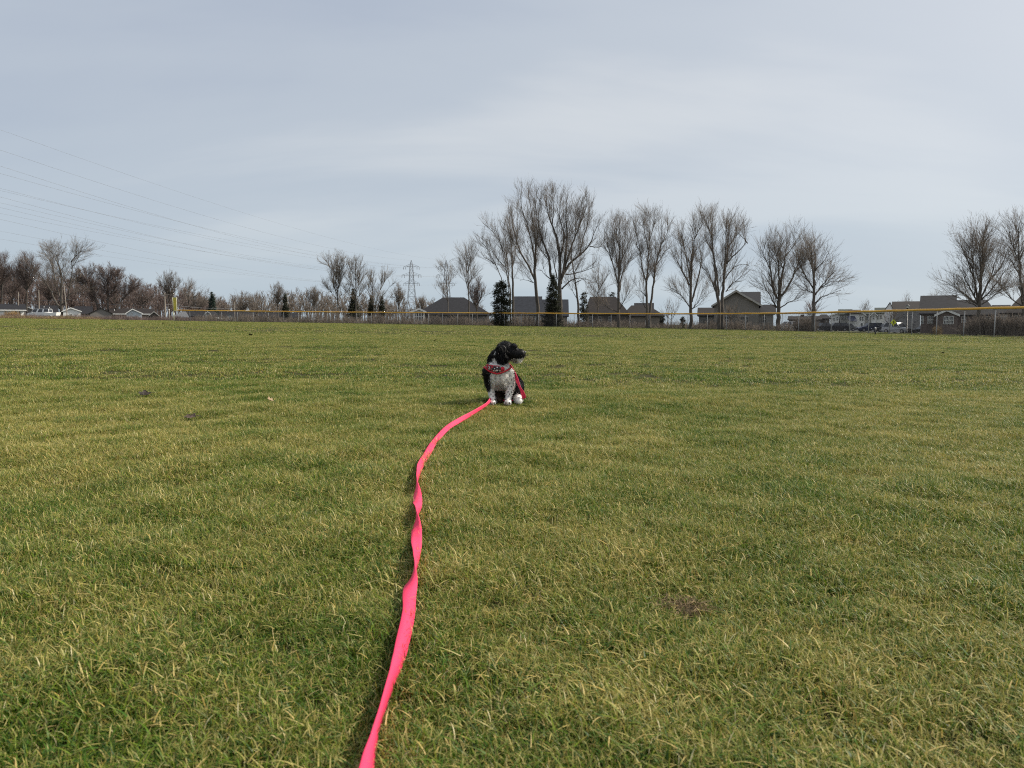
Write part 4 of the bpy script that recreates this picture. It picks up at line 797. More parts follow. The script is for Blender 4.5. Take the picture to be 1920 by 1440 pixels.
house('narrow white gabled town house beside the navy porch', 1607.5, 1618.5, 590, 586, 176, 12, 'front', 'white', 'roof_brown', [(1610, 594, 1612, 601), (1614, 594, 1616, 601), (1612, 606, 1615, 613)], rake=True, mull=0, group=GT)
house('cream town house wing with one small upper window', 1618, 1632, 590, 583, 177, 12, 'side', 'offwhite', 'roof_green', [(1622, 593, 1625, 600)], oh=.3, group=GT)
house('white gabled town house under the grey green roof', 1631, 1640, 590, 585.8, 175, 12, 'front', 'white', 'roof_green', [(1633.5, 592, 1636.5, 598.5), (1633.5, 605.5, 1636.5, 611)], rake=True, group=GT)
house('broad white town house with a pale green roof', 1639, 1656, 587.5, 578, 177, 12, 'side', 'white', 'roof_green', [(1642, 591, 1644.5, 598), (1647, 591, 1650, 598), (1647, 606, 1650, 613)], oh=.4, group=GT)
house('white gable wall of the house with a long brown roof', 1655, 1671, 582, 567.2, 128, 12, 'front', 'white', 'roof_brown', (), apex=1664.5, oh=.15, group=GR)
house('house with a long brown roof behind the lamp post', 1669, 1722, 582, 566.7, 128, 12, 'side', 'grey', 'roof_brown', [(1690, 588, 1693, 596), (1703, 588, 1706, 596), (1680, 602, 1684, 611), (1710, 602, 1714, 612)], oh=.2, group=GR)
house('tall part of the long brick house with a charcoal roof', 1723, 1785, 588, 556, 100, 12, 'side', 'brick', 'roof_dark', [(1736, 593, 1740, 606), (1742, 593, 1746, 606), (1724, 593, 1728, 607)], oh=.3, group=GR)
house('small brick gable with paired white windows on the brick house', 1752, 1792, 590.5, 582, 98, 3, 'front', 'brick', 'roof_dark', [(1767, 593.5, 1774, 607), (1777, 593.5, 1784, 607)], apex=1771, oh=.25, rake=True, mull=2, group=GR, name='house_wing', cat='house')
house('lower wing of the brick house behind the oval tree', 1784, 1862, 590, 562, 101, 12, 'hip', 'brick', 'roof_dark', [(1800, 594, 1807, 604), (1845, 594, 1852, 604)], hip=(-.03, .78), oh=.35, group=GR)
house('shingled brown house half hidden by the last tree', 1884, 1990, 586, 552, 104, 12, 'hip', 'brown', 'roof_brown', [(1900, 592, 1906, 604), (1920, 592, 1926, 604)], hip=(.22, .8), oh=.35, group=GR)
house('low pale garage between the brick house and the brown house', 1858, 1886, 587.5, 573.5, 118, 8, 'side', 'offwhite', 'roof_dark', (), oh=.3, name='garage', cat='garage', group=GR)

# ------------------------------------------------------------------ pylons and wires
def pylon(px, label, Y=500):
    b = P(px, 600, Y); zb = gzf(b.x, Y) - .3; root = thing('transmission_tower', label, 'pylon', (b.x, Y, zb), 'lattice pylons on the horizon')
    Z = lambda y: P(px, y, Y).z - zb; prof = [(0, 4.6), (Z(562), 2.75), (Z(531.2), 1.75), (Z(515.8), 1.35), (Z(500.3), 1.0), (Z(493), .55), (Z(488), .08)]
    hw = lambda z: float(np.interp(z, [p[0] for p in prof], [p[1] for p in prof]))
    m = MB(); zs = list(np.linspace(0, Z(531.2), 7)) + [Z(523.5), Z(515.8), Z(508), Z(500.3), Z(493), Z(488)]
    cor = lambda z: [Vector((sx * hw(z), sy * hw(z), z)) for sx, sy in ((-1, -1), (1, -1), (1, 1), (-1, 1))]
    for za, zc in zip(zs[:-1], zs[1:]):
        A, B = cor(za), cor(zc)
        for i in range(4):
            j = (i + 1) % 4; m.tube([A[i], B[i]], .15, 4); m.tube([A[i], B[j]], .075, 3); m.tube([A[j], B[i]], .075, 3); m.tube([B[i], B[j]], .075, 3)
    m.build('lattice', M['steel'], root)
    for yy, span in ((500.3, 29), (515.8, 35.5), (531.2, 29)):
        z = Z(yy); s = span / 2 * Y / F_PX; a = MB(); e = hw(z)
        for sy in (-e, e): a.tube([(-s, 0, z), (-e, sy, z), (e, sy, z), (s, 0, z)], .11, 4)
        for sx in (-1, 1):
            a.tube([(sx * s, 0, z), (sx * e * .8, 0, z + 2.0)], .10, 3); a.tube([(sx * s * .6, 0, z), (sx * e * .9, 0, z + 1.1)], .08, 3)
        ao = a.build('crossarm', M['steel'], root)
        for sx in (-1, 1):
            for fr in ((1.0, .72) if True else ()): MB().tube([(sx * s * fr, 0, z - .1), (sx * s * fr, 0, z - 1.9)], [.12, .16], 6).build('insulator', M['insul'], ao)
pylon(772.5, 'lattice steel pylon standing clear against the sky left of the trees')
pylon(837.5, 'lattice steel pylon half veiled by a slim bare tree')
WIRES = [(243, 837, 488.3), (281, 772.5, 488.3), (311, 760, 503), (325, 825, 503), (353, 786, 503), (357, 851, 503), (369, 756, 518.5), (380, 822, 518.5), (389, 789, 518.5), (400, 853, 518.5), (411, 760, 534), (433, 786, 534), (448, 825, 534)]
ORD = ['topmost faint', 'second', 'third', 'fourth', 'fifth', 'sixth', 'seventh', 'eighth', 'ninth', 'tenth', 'eleventh', 'twelfth', 'lowest']
for i, (yl, xr, yr) in enumerate(WIRES):
    e = P(xr, yr, 500); hgt = e.z; Yl = F_PX * (hgt - 1.0) / (590 - yl) ; s0 = P(0, yl, Yl); sag = 5.2
    pts = []
    for k in range(0, 29):
        t = -0.16 + 1.16 * k / 28; q = s0.lerp(e, t); q.z -= sag * (4 * t * (1 - t)) if t > 0 else sag * 4 * t * (1 - t) * .6; pts.append(q)
    nm = ORD[i]; lab = 'topmost faint wire of the overhead power line bundle' if i == 0 else 'lowest wire of the overhead power line bundle' if i == 12 else nm + ' overhead power wire counted down from the topmost of the bundle'
    o = MB().tube([p - pts[0] for p in pts], .028 if i else .021, 4).build('power_line', M['cable']); o.location = pts[0]; tag(o, lab, 'power line', 'high voltage wires running to the pylons')
def pole(label, pxb, pxt, yb, yt, Y, r=.14, m='wood_pole', arm=False, group='utility poles beyond the field'):
    b, t = P(pxb, yb, Y), P(pxt, yt, Y); b.z = gzf(b.x, Y) - .3; root = thing('utility_pole', label, 'utility pole', b, group)
    MB().tube([(0, 0, 0), (t - b) * .5, t - b], [r, r * .85, r * .7], 8).build('pole', M[m], root)
    c = t - b
    if arm: MB().box((c.x - 1.0, c.y - .06, c.z - .5), (c.x + 1.0, c.y + .06, c.z - .36)).build('crossarm', M[m], root)
    MB().tube([(c.x, c.y, c.z), (c.x, c.y, c.z + .25)], [.06, .05], 6).build('pole_cap', M['insul'], root)
    return t
pole('short wooden pole behind the low white house', 34.8, 34.3, 592, 548, 205)
pole('tall pale pole beside the white van', 73.2, 72.6, 592, 544, 180)
t1 = pole('thin leaning pole in front of the huge spreading tree', 126.5, 119.5, 595, 533, 175, .12)
t2 = pole('pale pole left of the yellow foul pole', 310.5, 308.5, 599, 549, 165, .18, 'wood_pole', True)
t3 = pole('dark wooden pole behind the fence near the pale grey shed', 440, 439.5, 600, 566, 185, .15)
t4 = pole('faint pole on the far tree line beside the dim spruce', 539, 538.8, 602, 558, 200, .13)
def line(label, a, b, sag, r=.02):
    pts = [a.lerp(b, k / 12) - Vector((0, 0, sag * 4 * (k / 12) * (1 - k / 12))) for k in range(13)]
    o = MB().tube([p - a for p in pts], r, 4).build('utility_wire', M['cable']); o.location = a; tag(o, label, 'wire', 'utility wires between the wooden poles')
line('thin utility wire from the leaning pole to the pole by the foul pole', P(124, 561, 174.9), P(309.8, 571.5, 164.8), .6, .03)
line('thin utility wire running past the foul pole to the dark wooden pole', P(310.2, 570, 165.2), P(439.8, 578, 184.8), .4, .03)
line('utility wire running from the leaning pole over the low white house', P(123, 563, 175.2), P(-60, 553, 190), .5, .03)

# ------------------------------------------------------------------ outfield fence and foul pole
FX = [(-57.8, 122), (-39, 120.2), (-20, 113.5), (-5, 104.3), (8.8, 95.8), (17.8, 88.6), (23.8, 81.5), (27.6, 73.5), (29.2, 64), (30.1, 55), (30.7, 47), (31.2, 40), (31.6, 33), (31.9, 26)]
def fence():
    pth = [q for q, _ in smooth_path([(Vector((x, y, 0)), 0) for x, y in FX], 24)]
    cum = [0.0]
    for a, b in zip(pth[:-1], pth[1:]): cum.append(cum[-1] + (b - a).length)
    nb = round(cum[-1] / 2.78); st = cum[-1] / nb; H = 1.83
    def at(s):
        i = min(max(int(np.searchsorted(cum, s)) - 1, 0), len(pth) - 2); p = pth[i].lerp(pth[i + 1], (s - cum[i]) / (cum[i + 1] - cum[i])); return Vector((p.x, p.y, gzf(p.x, p.y)))
    post = [at(i * st) for i in range(nb + 1)]
    root = thing('outfield_fence', 'long chain link outfield fence with a yellow orange top cap', 'fence', post[0]); o0 = post[0]
    pm = MB().tube([(0, 0, -.2), (0, 0, H + .01)], .032, 8).mesh('post', M['galv'], True)
    # mesh panel: two families of slanted wires, one behind the other
    def panel_mesh():
        A, B = [], []; w = st - .02; pit = .072; hh = H - .10
        for fam, yo in ((1, .0), (-1, .006)):
            c = -hh
            while c < w + hh:
                # line x = c + fam*z ; clip to 0..w
                z0, z1 = 0.0, hh
                for lim, up in ((0, 0), (w, 1)):
                    pass
                xa, xb = c, c + fam * hh
                lo, hi = 0.0, hh
                if fam > 0: lo = max(lo, -c); hi = min(hi, w - c)
                else: lo = max(lo, c - w); hi = min(hi, c)
                if hi - lo > .02: A.append((c + fam * lo, yo, lo + .05)); B.append((c + fam * hi, yo, hi + .05))
                c += pit
        A, B = np.array(A), np.array(B); V, T = cones(A, B, .0031 * np.ones(len(A)), .0031 * np.ones(len(A)), 3); return np_mesh('mesh_panel', V, T, M['wire'])
    pan = panel_mesh(); rail = MB().tube([(.03, .04, .07), (st - .03, .04, .07)], .018, 6).mesh('bottom_rail', M['wire'], True); mid = MB().tube([(.033, -.03, H - .05), (st - .033, -.03, H - .05)], .02, 6).mesh('top_rail', M['galv'], True)
    def put(name, me, mtx):
        o = bpy.data.objects.new(name, me); C.objects.link(o); o.parent = root; o.matrix_local = Matrix.Translation(-o0) @ mtx; return o
    for i, p in enumerate(post): put('post', pm, Matrix.Translation(p))
    for a, b in zip(post[:-1], post[1:]):
        d = (b - a).normalized(); yv = Vector((0, 0, 1)).cross(d).normalized(); zv = Vector((0, 0, 1)); mt = Matrix(((d.x, yv.x, zv.x, a.x), (d.y, yv.y, zv.y, a.y), (d.z, yv.z, zv.z, a.z), (0, 0, 0, 1)))
        put('mesh_panel', pan, mt); put('top_rail', mid, mt); put('bottom_rail', rail, mt)
    cs = MB(); n = int(cum[-1] / 1.0); cs.tube([at(cum[-1] * k / n) - o0 + Vector((0, 0, H + .03 + .012 * math.sin(k * 1.7))) for k in range(n + 1)], .084, 10); cs.build('top_cap', M['cap'], root, True)
    return post
POSTS = fence()
def foul_pole():
    Y = 121.6; b = P(326.3, 602, Y); b.z = gzf(b.x, Y); root = thing('foul_pole', 'yellow foul pole with a flat wing panel at the fence end', 'foul pole', b)
    z = lambda y: P(326, y, Y).z - b.z; x = lambda px: P(px, 580, Y).x - b.x
    MB().tube([(0, 0, -.2), (0, 0, z(582.5))], .07, 10).build('pole', M['pole_pale'], root, True)
    up = MB().tube([(0, 0, z(582.5)), (x(324.6), 0, z(558))], .085, 10).build('upper_pole', M['pole_pale'], root, True)
    x0, x1 = x(324.2), x(330.8); zt, zl = z(558.2), z(582.2); pb = MB()
    n = 22   # expanded metal: close crossing strips
    pan = MB()
    for k in range(n):
        c = zl + (zt - zl) * k / n; pan.box((x0, -.012, c + .012), (x1, .0, c + (zt - zl) / n - .012))
    for k in range(5): xx = x0 + (x1 - x0) * (k + .5) / 5; pan.box((xx - .02, .001, zl), (xx + .02, .013, zt))
    pan.build('wing_panel', M['pole_yellow'], root)
    MB().box((x1, -.05, zl), (x1 + .10, .05, zt)).box((x0, -.05, zl - .10), (x1 + .10, .05, zl - .002)).box((x0, -.05, zt + .002), (x1 + .10, .05, zt + .10)).build('wing_frame', M['pole_pale'], root)
foul_pole()
def small_post(label, px, yb, yt, Y, r=.05, m='galv', name='post', cat='post'):
    b = P(px, yb, Y); t = P(px, yt, Y); b.z = gzf(b.x, Y) - .15; root = thing(name, label, cat, b)
    MB().tube([(0, 0, 0), (0, 0, t.z - b.z)], r, 10).build('shaft', M[m], root, True); MB().ball((0, 0, t.z - b.z), (r * 1.15, r * 1.15, r * 1.1), None, 10, 6).build('cap', M['trim'], root, True)
small_post('weathered fence post left of the foul pole', 317.8, 602, 580.5, 128, .09, 'wood_pole', 'fence_post', 'fence post')
small_post('short dark bollard with a white cap at the fence corner', 1641, 626, 615, 52, .05, 'black_metal', 'bollard', 'bollard')

# ------------------------------------------------------------------ lamp, sign
def lamp():
    Y = 76; b = P(1699.5, 624, Y); b.z = gzf(b.x, Y) - .1; root = thing('street_lamp', 'black post lamp with a white glass lantern head', 'street lamp', b)
    z = lambda y: P(1699.5, y, Y).z - b.z; zt = z(579.5)
    MB().tube([(0, 0, 0), (0, 0, .5), (0, 0, .52), (0, 0, zt)], [.10, .10, .06, .05], 10).build('post', M['black_metal'], root, True)
    MB().tube([(0, 0, zt), (0, 0, zt + .08), (0, 0, zt + .12)], [.05, .13, .11], 8).build('collar', M['black_metal'], root)
    MB().tube([(0, 0, zt + .12), (0, 0, z(574))], [.11, .19], 8).build('lantern', M['lantern_glass'], root)
    MB().tube([(0, 0, z(574)), (0, 0, z(573.2)), (0, 0, z(571.3)), (0, 0, z(570.6))], [.24, .23, .06, .03], 8).build('hood', M['black_metal'], root)
lamp()
def sign():
    Y = 101; c = P(1675.4, 604.7, Y); b = Vector((c.x, Y, gzf(c.x, Y))); root = thing('crossing_sign', 'yellow diamond pedestrian crossing sign behind the silver car', 'sign', b); h = c.z - b.z; r = .46
    MB().tube([(0, .04, -.2), (0, .04, h + .3)], .035, 8).build('post', M['galv'], root)
    pl = MB().prism([(r, h), (0, h + r), (-r, h), (0, h - r)], 1, -.01, .01).build('plate', M['sign_yellow'], root)
    g = MB(); g.ball((.03, -.014, h + .25), (.06, .003, .06), None, 10, 6)
    for poly in ([(-.07, h + .16), (.08, h + .18), (.07, h - .06), (-.04, h - .06)], [(-.04, h - .06), (.02, h - .06), (-.08, h - .34), (-.15, h - .32)], [(.02, h - .06), (.07, h - .06), (.16, h - .32), (.09, h - .34)], [(.07, h + .17), (.18, h + .02), (.15, h - .01), (.05, h + .10)], [(-.07, h + .16), (-.18, h + .04), (-.15, h + .01), (-.05, h + .10)]):
        g.prism(poly, 1, -.018, -.011)
    g.build('walking_figure', M['sign_black'], pl)
sign()

# ------------------------------------------------------------------ cars
def car(label, px, Y, yaw, paint, kind='suv', Ln=4.6, Wd=1.82, Ht=1.62, dz=0.0, group='cars parked beyond the fence'):
    b = P(px, 620, Y); b.z = gzf(b.x, Y) + dz; root = thing('parked_car', label, 'car', b, group, rz=yaw)
    L, h = Ln / 2, Wd / 2; sh = Ht * .58; van = kind == 'van'
    # body side outline (x along the car, front = +x), then greenhouse
    nose = .36 if not van else .28
    low = [(-L, .45), (-L + .08, .26), (-L + .7, .22), (L - .7, .22), (L - .06, .28), (L, .5), (L - .06, sh * .80), (L - nose * Ln * .62, sh), (-L + .10, sh * 1.02), (-L, sh * .8)]
    n = len(low); m = MB(); vs = []
    for s, k in ((-1, 1), (1, 1)): vs += [(x, s * h * (.93 if z > sh * .7 or z < .3 else 1.0), z) for x, z in low]
    m.add(vs, [tuple(range(n))[::-1], tuple(range(n, 2 * n))] + [(i, (i + 1) % n, n + (i + 1) % n, n + i) for i in range(n)])
    body = m.build('body', M[paint], root)
    if kind == 'sedan': roof = [(L - 1.45, sh), (L - 2.15, Ht), (-L + 1.25, Ht), (-L + .55, sh)]
    elif van: roof = [(L - 1.0, sh), (L - 1.6, Ht), (-L + .2, Ht), (-L + .08, sh)]
    else: roof = [(L - 1.35, sh), (L - 2.0, Ht), (-L + .55, Ht), (-L + .15, sh)]
    g = MB(); hb, ht = h * .90, h * .74
    q = [(x, -(ht if z > sh else hb), z) for x, z in roof] + [(x, (ht if z > sh else hb), z) for x, z in roof]
    g.add(q, [(0, 1, 2, 3), (7, 6, 5, 4), (1, 5, 6, 2), (0, 4, 5, 1), (2, 6, 7, 3)]); g.build('cabin', M[paint], root)
    def inset(face, k, off):
        c = sum((Vector(v) for v in face), Vector()) / 4; nn = (Vector(face[1]) - Vector(face[0])).cross(Vector(face[2]) - Vector(face[0])).normalized()
        if nn.dot(c - Vector((c.x * .6, 0, sh * .9))) < 0: nn = -nn
        p = [c + (Vector(v) - c) * k for v in face]; return [v + nn * off for v in p] + [v - nn * .01 for v in p]
    def glass(face, nm, k=.86):
        v = inset(face, k, .012); MB().add(v, [(0, 1, 2, 3), (7, 6, 5, 4), (0, 4, 5, 1), (1, 5, 6, 2), (2, 6, 7, 3), (3, 7, 4, 0)]).build(nm, M['glass'], root)
    glass([q[0], q[4], q[5], q[1]], 'windscreen'); glass([q[2], q[6], q[7], q[3]], 'rear_window', .8)
    for s in (0, 4):
        a0, a1, a2, a3 = [Vector(q[s + i]) for i in range(4)]
        for f0, f1 in (((0, .46), (.5, 1)) if not van else ((0, .3), (.34, .64), (.68, 1))):
            glass([a0.lerp(a3, f0), a1.lerp(a2, f0), a1.lerp(a2, f1), a0.lerp(a3, f1)], 'side_window', .84)
    for sx in (-1, 1):
        for sy in (-1, 1):
            x = sx * Ln * .30; y = sy * (h - .10); w = MB().tube([(x, y - .11, .33), (x, y - .09, .33), (x, y + .09, .33), (x, y + .11, .33)], [.29, .33, .33, .29], 16).build('wheel', M['tyre'], root)
            MB().tube([(x, y + sy * .100, .33), (x, y + sy * .125, .33)], [.20, .18], 12).build('rim', M['rim'], w)
    for sy in (-1, 1):
        MB().ball((L - .07, sy * h * .72, sh * .70), (.10, .22, .09), None, 10, 6).build('headlight', M['lamp_lens'], root, True)
        MB().box((-L - .015, sy * h * .74 - .12, sh * .66), (-L + .06, sy * h * .74 + .12, sh * .9)).build('tail_light', M['tail_lens'], root)
        MB().box((L - 1.55, sy * (h + .08) - .09, sh + .02), (L - 1.42, sy * (h + .08) + .09, sh + .17)).build('wing_mirror', M[paint], root)
    MB().box((L - .03, -h * .5, .42), (L + .012, h * .5, sh * .62)).build('grille', M['black_metal'], root)
    MB().box((L - .02, -.26, .30), (L + .03, .26, .40)).build('number_plate', M['trim'], root)
    return root
car('silver suv with a dark front parked beside the yellow sign', 1684, 108, R(-68), 'paint_silver', 'suv', 4.5, 1.85, 1.66)
car('pale grey pickup like car parked broadside behind the fence', 1724, 106, R(180), 'paint_grey', 'sedan', 3.4, 1.7, 1.25)
car('white car parked behind the trunk of the rounded tree', 1485, 118, R(8), 'paint_white', 'sedan')
car('black car with a pale windscreen left of the white town houses', 1541, 140, R(190), 'paint_black', 'sedan')
car('dark car parked before the town house with the steep gable', 1567, 142, R(175), 'paint_black', 'suv', 4.7, 1.85, 1.7)
car('grey car parked nose to tail beside the dark suv', 1583, 146, R(185), 'paint_grey', 'sedan')
car('navy suv parked before the broad white town house', 1631, 138, R(176), 'paint_navy', 'suv', 4.8, 1.9, 1.75)
car('black car half hidden beyond the bollard', 1659, 136, R(182), 'paint_black', 'sedan')
def far_van():
    car('white topped van with three side windows by the far weeds', 77, 172, R(184), 'paint_white', 'van', 5.2, 2.0, 2.15, .15, None)['category'] = 'van'
    Y = 170; b = P(97.5, 597, Y); b.z = gzf(b.x, Y); root = thing('utility_trailer', 'small white trailer parked behind the white van', 'trailer', b)
    MB().prism([(-1.5, .7), (1.5, .7), (1.7, 1.5), (.2, 1.35), (-1.5, 1.55)], 1, -.8, .8).build('bed', M['white'], root)
    for s in (-1, 1): w = MB().tube([(0, s * .85 - .08, .35), (0, s * .85 + .08, .35)], .35, 14).build('wheel', M['tyre'], root)
    MB().tube([(-1.5, 0, .7), (-2.6, 0, .6)], .05, 6).build('drawbar', M['black_metal'], root)
far_van()

# ------------------------------------------------------------------ dog
def dog():
    root = thing('dog', 'black and white shaggy dog sitting on the grass, head turned aside', 'dog', DOG + Vector((0, 0, .006))); root.scale = (.945, .97, .955)
    m = MB()
    def ball(c, r, rot=None): m.ball(c, r, rot, 16, 10)
    def cap(pts, rad):
        m.tube(pts, rad, 12); m.ball(pts[0], (rad[0],) * 3, None, 12, 8); m.ball(pts[-1], (rad[-1],) * 3, None, 12, 8)
    ball((-.014, .045, .195), (.083, .085, .105)); ball((-.012, .03, .235), (.080, .070, .06))
    cap([(-.008, .06, .19), (.04, .15, .13), (.075, .22, .095)], [.082, .092, .088])          # trunk down to the rump
    ball((.118, .155, .072), (.042, .085, .072)); ball((-.035, .19, .068), (.042, .085, .068))   # haunches
    cap([(.120, .12, .045), (.122, .075, .026), (.124, .035, .020)], [.036, .030, .024])          # hind feet
    cap([(-.02, .15, .045), (-.012, .10, .024), (-.008, .07, .020)], [.034, .028, .022])
    cap([(-.086, .045, .215), (-.074, .052, .125), (-.054, .020, .050), (-.051, .0, .020)], [.036, .029, .0195, .019]); ball((-.051, -.016, .016), (.022, .029, .017))
    cap([(.062, .045, .205), (.064, .050, .120), (.056, .020, .050), (.052, .0, .020)], [.038, .030, .021, .020]); ball((.051, -.018, .016), (.023, .030, .017))
    cap([(-.008, .045, .250), (.0, .040, .300), (.018, .035, .350)], [.066, .054, .050])          # neck
    ball((.034, .034, .362), (.060, .054, .058)); ball((.060, .030, .345), (.048, .047, .050))     # skull and cheeks
    cap([(.080, .026, .340), (.115, .020, .332), (.136, .016, .334)], [.045, .040, .034]); ball((.110, .022, .308), (.046, .035, .030))
    ball((.094, .006, .386), (.020, .018, .017)); ball((.094, .040, .386), (.020, .018, .017))     # brows
    cap([(.06, .29, .07), (.02, .35, .03), (-.03, .37, .025)], [.03, .026, .018])                 # tail on the ground
    tmp = m.build('dog_tmp', None); rm = tmp.modifiers.new('r', 'REMESH'); rm.mode = 'VOXEL'; rm.voxel_size = .0055
    sm = tmp.modifiers.new('s', 'SMOOTH'); sm.iterations = 5; sm.factor = .5
    me = bpy.data.meshes.new_from_object(tmp.evaluated_get(bpy.context.evaluated_depsgraph_get())); bpy.data.objects.remove(tmp, do_unlink=True)
    me.name = 'body'; n = len(me.vertices); co = np.zeros(n * 3); me.vertices.foreach_get('co', co); co = co.reshape(-1, 3)
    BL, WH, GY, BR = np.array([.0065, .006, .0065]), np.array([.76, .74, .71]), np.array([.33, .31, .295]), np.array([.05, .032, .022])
    def coat(p, rs=None):
        u, w, v = p[:, 0], p[:, 1], p[:, 2]; k = len(p); jit = (rs.normal(0, .006, (k, 3)) if rs is not None else np.zeros((k, 3))); u, w, v = u + jit[:, 0], w + jit[:, 1], v + jit[:, 2]
        wob = .010 * np.sin(u * 90 + v * 60) + .006 * np.sin(v * 170 + w * 80)
        c = np.tile(BL, (k, 1))
        chest = (w < .075 + wob) & (u > -.080 + wob) & (u < .085 + wob) & (v < .292 + wob)
        c[chest] = WH * .92
        mid = chest & (v < .14) & (np.abs(u) < .035); c[mid] = GY
        grey = chest & (np.sin(u * 210 + 2 * np.sin(v * 120)) * np.sin(v * 150 + 1.0) > .36) & (v > .05); c[grey] = GY
        sh = chest & (u < -.052 + wob) & (v > .085 + wob) & (v < .245); c[sh & (u < -.064 + .3 * wob - .12 * np.clip(v - .12, 0, 1) * 0)] = BL
        foot = (v < .088 + wob) & (u < -.02) & (w < .07); c[foot] = WH
        leg = (u > .025) & (u < .1) & (w < .075) & (v < .2); c[leg] = WH
        spots = (leg | foot) & (np.sin(u * 250 + 1.3) * np.sin(v * 150 + w * 110 + .4) > .60); c[spots] = BL * 3
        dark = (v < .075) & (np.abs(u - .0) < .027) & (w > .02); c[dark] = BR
        hind = (u > .085) & (v < .060 + wob) & (w < .13); c[hind] = WH
        chin = (u > .112) & (v < .300 + .12 * (u - .09)) & (v > .26); c[chin] = WH * .8
        nape = (u < -.018) & (v > .33) & (v < .352) & (w > .0); c[nape] = WH
        thr = (u > .03) & (u <= .114) & (v < .300) & (v > .28); c[thr] = GY * .8
        return c
    def rgba(c): return np.concatenate([c, np.ones((len(c), 1))], 1)
    at = me.attributes.new('coat', 'FLOAT_COLOR', 'POINT'); at.data.foreach_set('color', rgba(coat(co)).astype(np.float32).ravel())
    fm, nt, bs = mat_base('fur'); a = nt.nodes.new('ShaderNodeAttribute'); a.attribute_name = 'coat'; nt.links.new(a.outputs['Color'], bs.inputs['Base Color'])
    bs.inputs['Roughness'].default_value = .5; bs.inputs['Specular IOR Level'].default_value = .17
    me.materials.clear(); me.materials.append(fm); me.shade_smooth(); link('body', me, root)
    bvh = BVHTree.FromPolygons([tuple(v) for v in co], [tuple(p.vertices) for p in me.polygons])
    rs = np.random.RandomState(4)
    def fur(name, me_, n, lmin, lmax, lay, wid, parent, colf, skip=None, lenf=None):
        me_.calc_loop_triangles(); tri = np.zeros(len(me_.loop_triangles) * 3, np.int32); me_.loop_triangles.foreach_get('vertices', tri); tri = tri.reshape(-1, 3)
        cc = np.zeros(len(me_.vertices) * 3); me_.vertices.foreach_get('co', cc); cc = cc.reshape(-1, 3)
        a_, b_, c_ = cc[tri[:, 0]], cc[tri[:, 1]], cc[tri[:, 2]]; nr = np.cross(b_ - a_, c_ - a_); ar = np.linalg.norm(nr, axis=1)
        t = rs.choice(len(tri), n, p=ar / ar.sum()); r1, r2 = np.sqrt(rs.uniform(0, 1, n))[:, None], rs.uniform(0, 1, n)[:, None]
        p = a_[t] * (1 - r1) + b_[t] * (r1 * (1 - r2)) + c_[t] * (r1 * r2); nn = unit(nr[t])
        if skip is not None: k = ~skip(p); p, nn = p[k], nn[k]; n = len(p)
        lf = lenf(p) if lenf is not None else np.ones(n)
        clump = np.stack([np.sin(p[:, 1] * 160 + p[:, 2] * 120), np.sin(p[:, 0] * 170 + p[:, 2] * 90), np.sin(p[:, 0] * 140 + p[:, 1] * 130)], -1) * .35
        d = unit(nn * (1 - lay) + np.array([[0, 0, -1.0]]) * lay + rs.normal(0, .22, (n, 3)) + clump); ln = (rs.uniform(lmin, lmax, n) * lf)[:, None]
        s = unit(np.cross(d, rs.normal(0, 1, (n, 3)))) * wid; d2 = unit(d + np.array([[0, 0, -.55]]) + rs.normal(0, .15, (n, 3)))
        q0, q1, q2 = p - nn * .002, p + d * ln * .55, p + d * ln * .55 + d2 * ln * .45
        V = np.stack([q0 - s, q0 + s, q1 - s * .8, q1 + s * .8, q2], 1); bi = np.arange(n)[:, None, None] * 5
        T = (bi + np.array([(0, 1, 3), (0, 3, 2), (2, 3, 4)])[None]).reshape(-1, 3); c = colf(p)
        mm = np_mesh(name, V.reshape(-1, 3), T, fm, True, {'coat': np.repeat(rgba(c), 5, 0)}); return link(name, mm, parent)
    def flen(p): return np.where(p[:, 2] > .29, .9, np.where(p[:, 2] < .10, .55, .85)) * np.where((p[:, 0] > .1) & (p[:, 2] > .29), .75, 1)
    f = fur('fur', me, 26000, .010, .021, .48, .0007, root, lambda p: np.clip(coat(p, rs) * rs.uniform(.7, 1.25, (len(p), 1)), 0, .85), lambda p: ((p[:, 0] > .158) & (p[:, 2] > .335)) | (p[:, 2] < .002), flen); f['kind'] = 'stuff'
    # ears: flat hanging leaves of hair
    def ear(c, r, rot, seed):
        eb = MB(); eb.ball(c, r, rot, 16, 12); eo = eb.build('ear', fm, root, True); em = eo.data; k = len(em.vertices)
        at2 = em.attributes.new('coat', 'FLOAT_COLOR', 'POINT'); at2.data.foreach_set('color', np.tile([*BL, 1], (k, 1)).astype(np.float32).ravel())
        h = fur('ear_hair', em, 5200, .014, .034, .78, .0008, eo, lambda p: np.tile(BL, (len(p), 1)) * rs.uniform(.6, 2.0, (len(p), 1))); h['kind'] = 'stuff'
    ear((.012, -.022, .338), (.040, .015, .060), Matrix.Rotation(R(-4), 3, 'Y'), 1)
    ear((-.046, .055, .318), (.028, .030, .052), Matrix.Rotation(R(26), 3, 'Y'), 2)
    # nose and eye sit on the surface
    nm = mat('nose_leather', (.012, .011, .012), .45, .2, 60, spec=.6)
    MB().ball((.164, .015, .344), (.010, .013, .0105), None, 12, 8).build('nose', nm, root, True)
    for sgn in (-1, 1):
        hit = bvh.ray_cast(Vector((.106, .02 + sgn * .3, .366)), Vector((0, -sgn, 0)))
        if hit[0] is not None: MB().ball(hit[0] + Vector((.002, sgn * .003, 0)), (.0065, .005, .0065), None, 12, 8).build('eye', nm, root, True)
    # harness: printed chest collar, red edging, red chest strap
    hm, nt, bs = mat_base('harness_print'); N = nt.nodes.new; L = nt.links.new
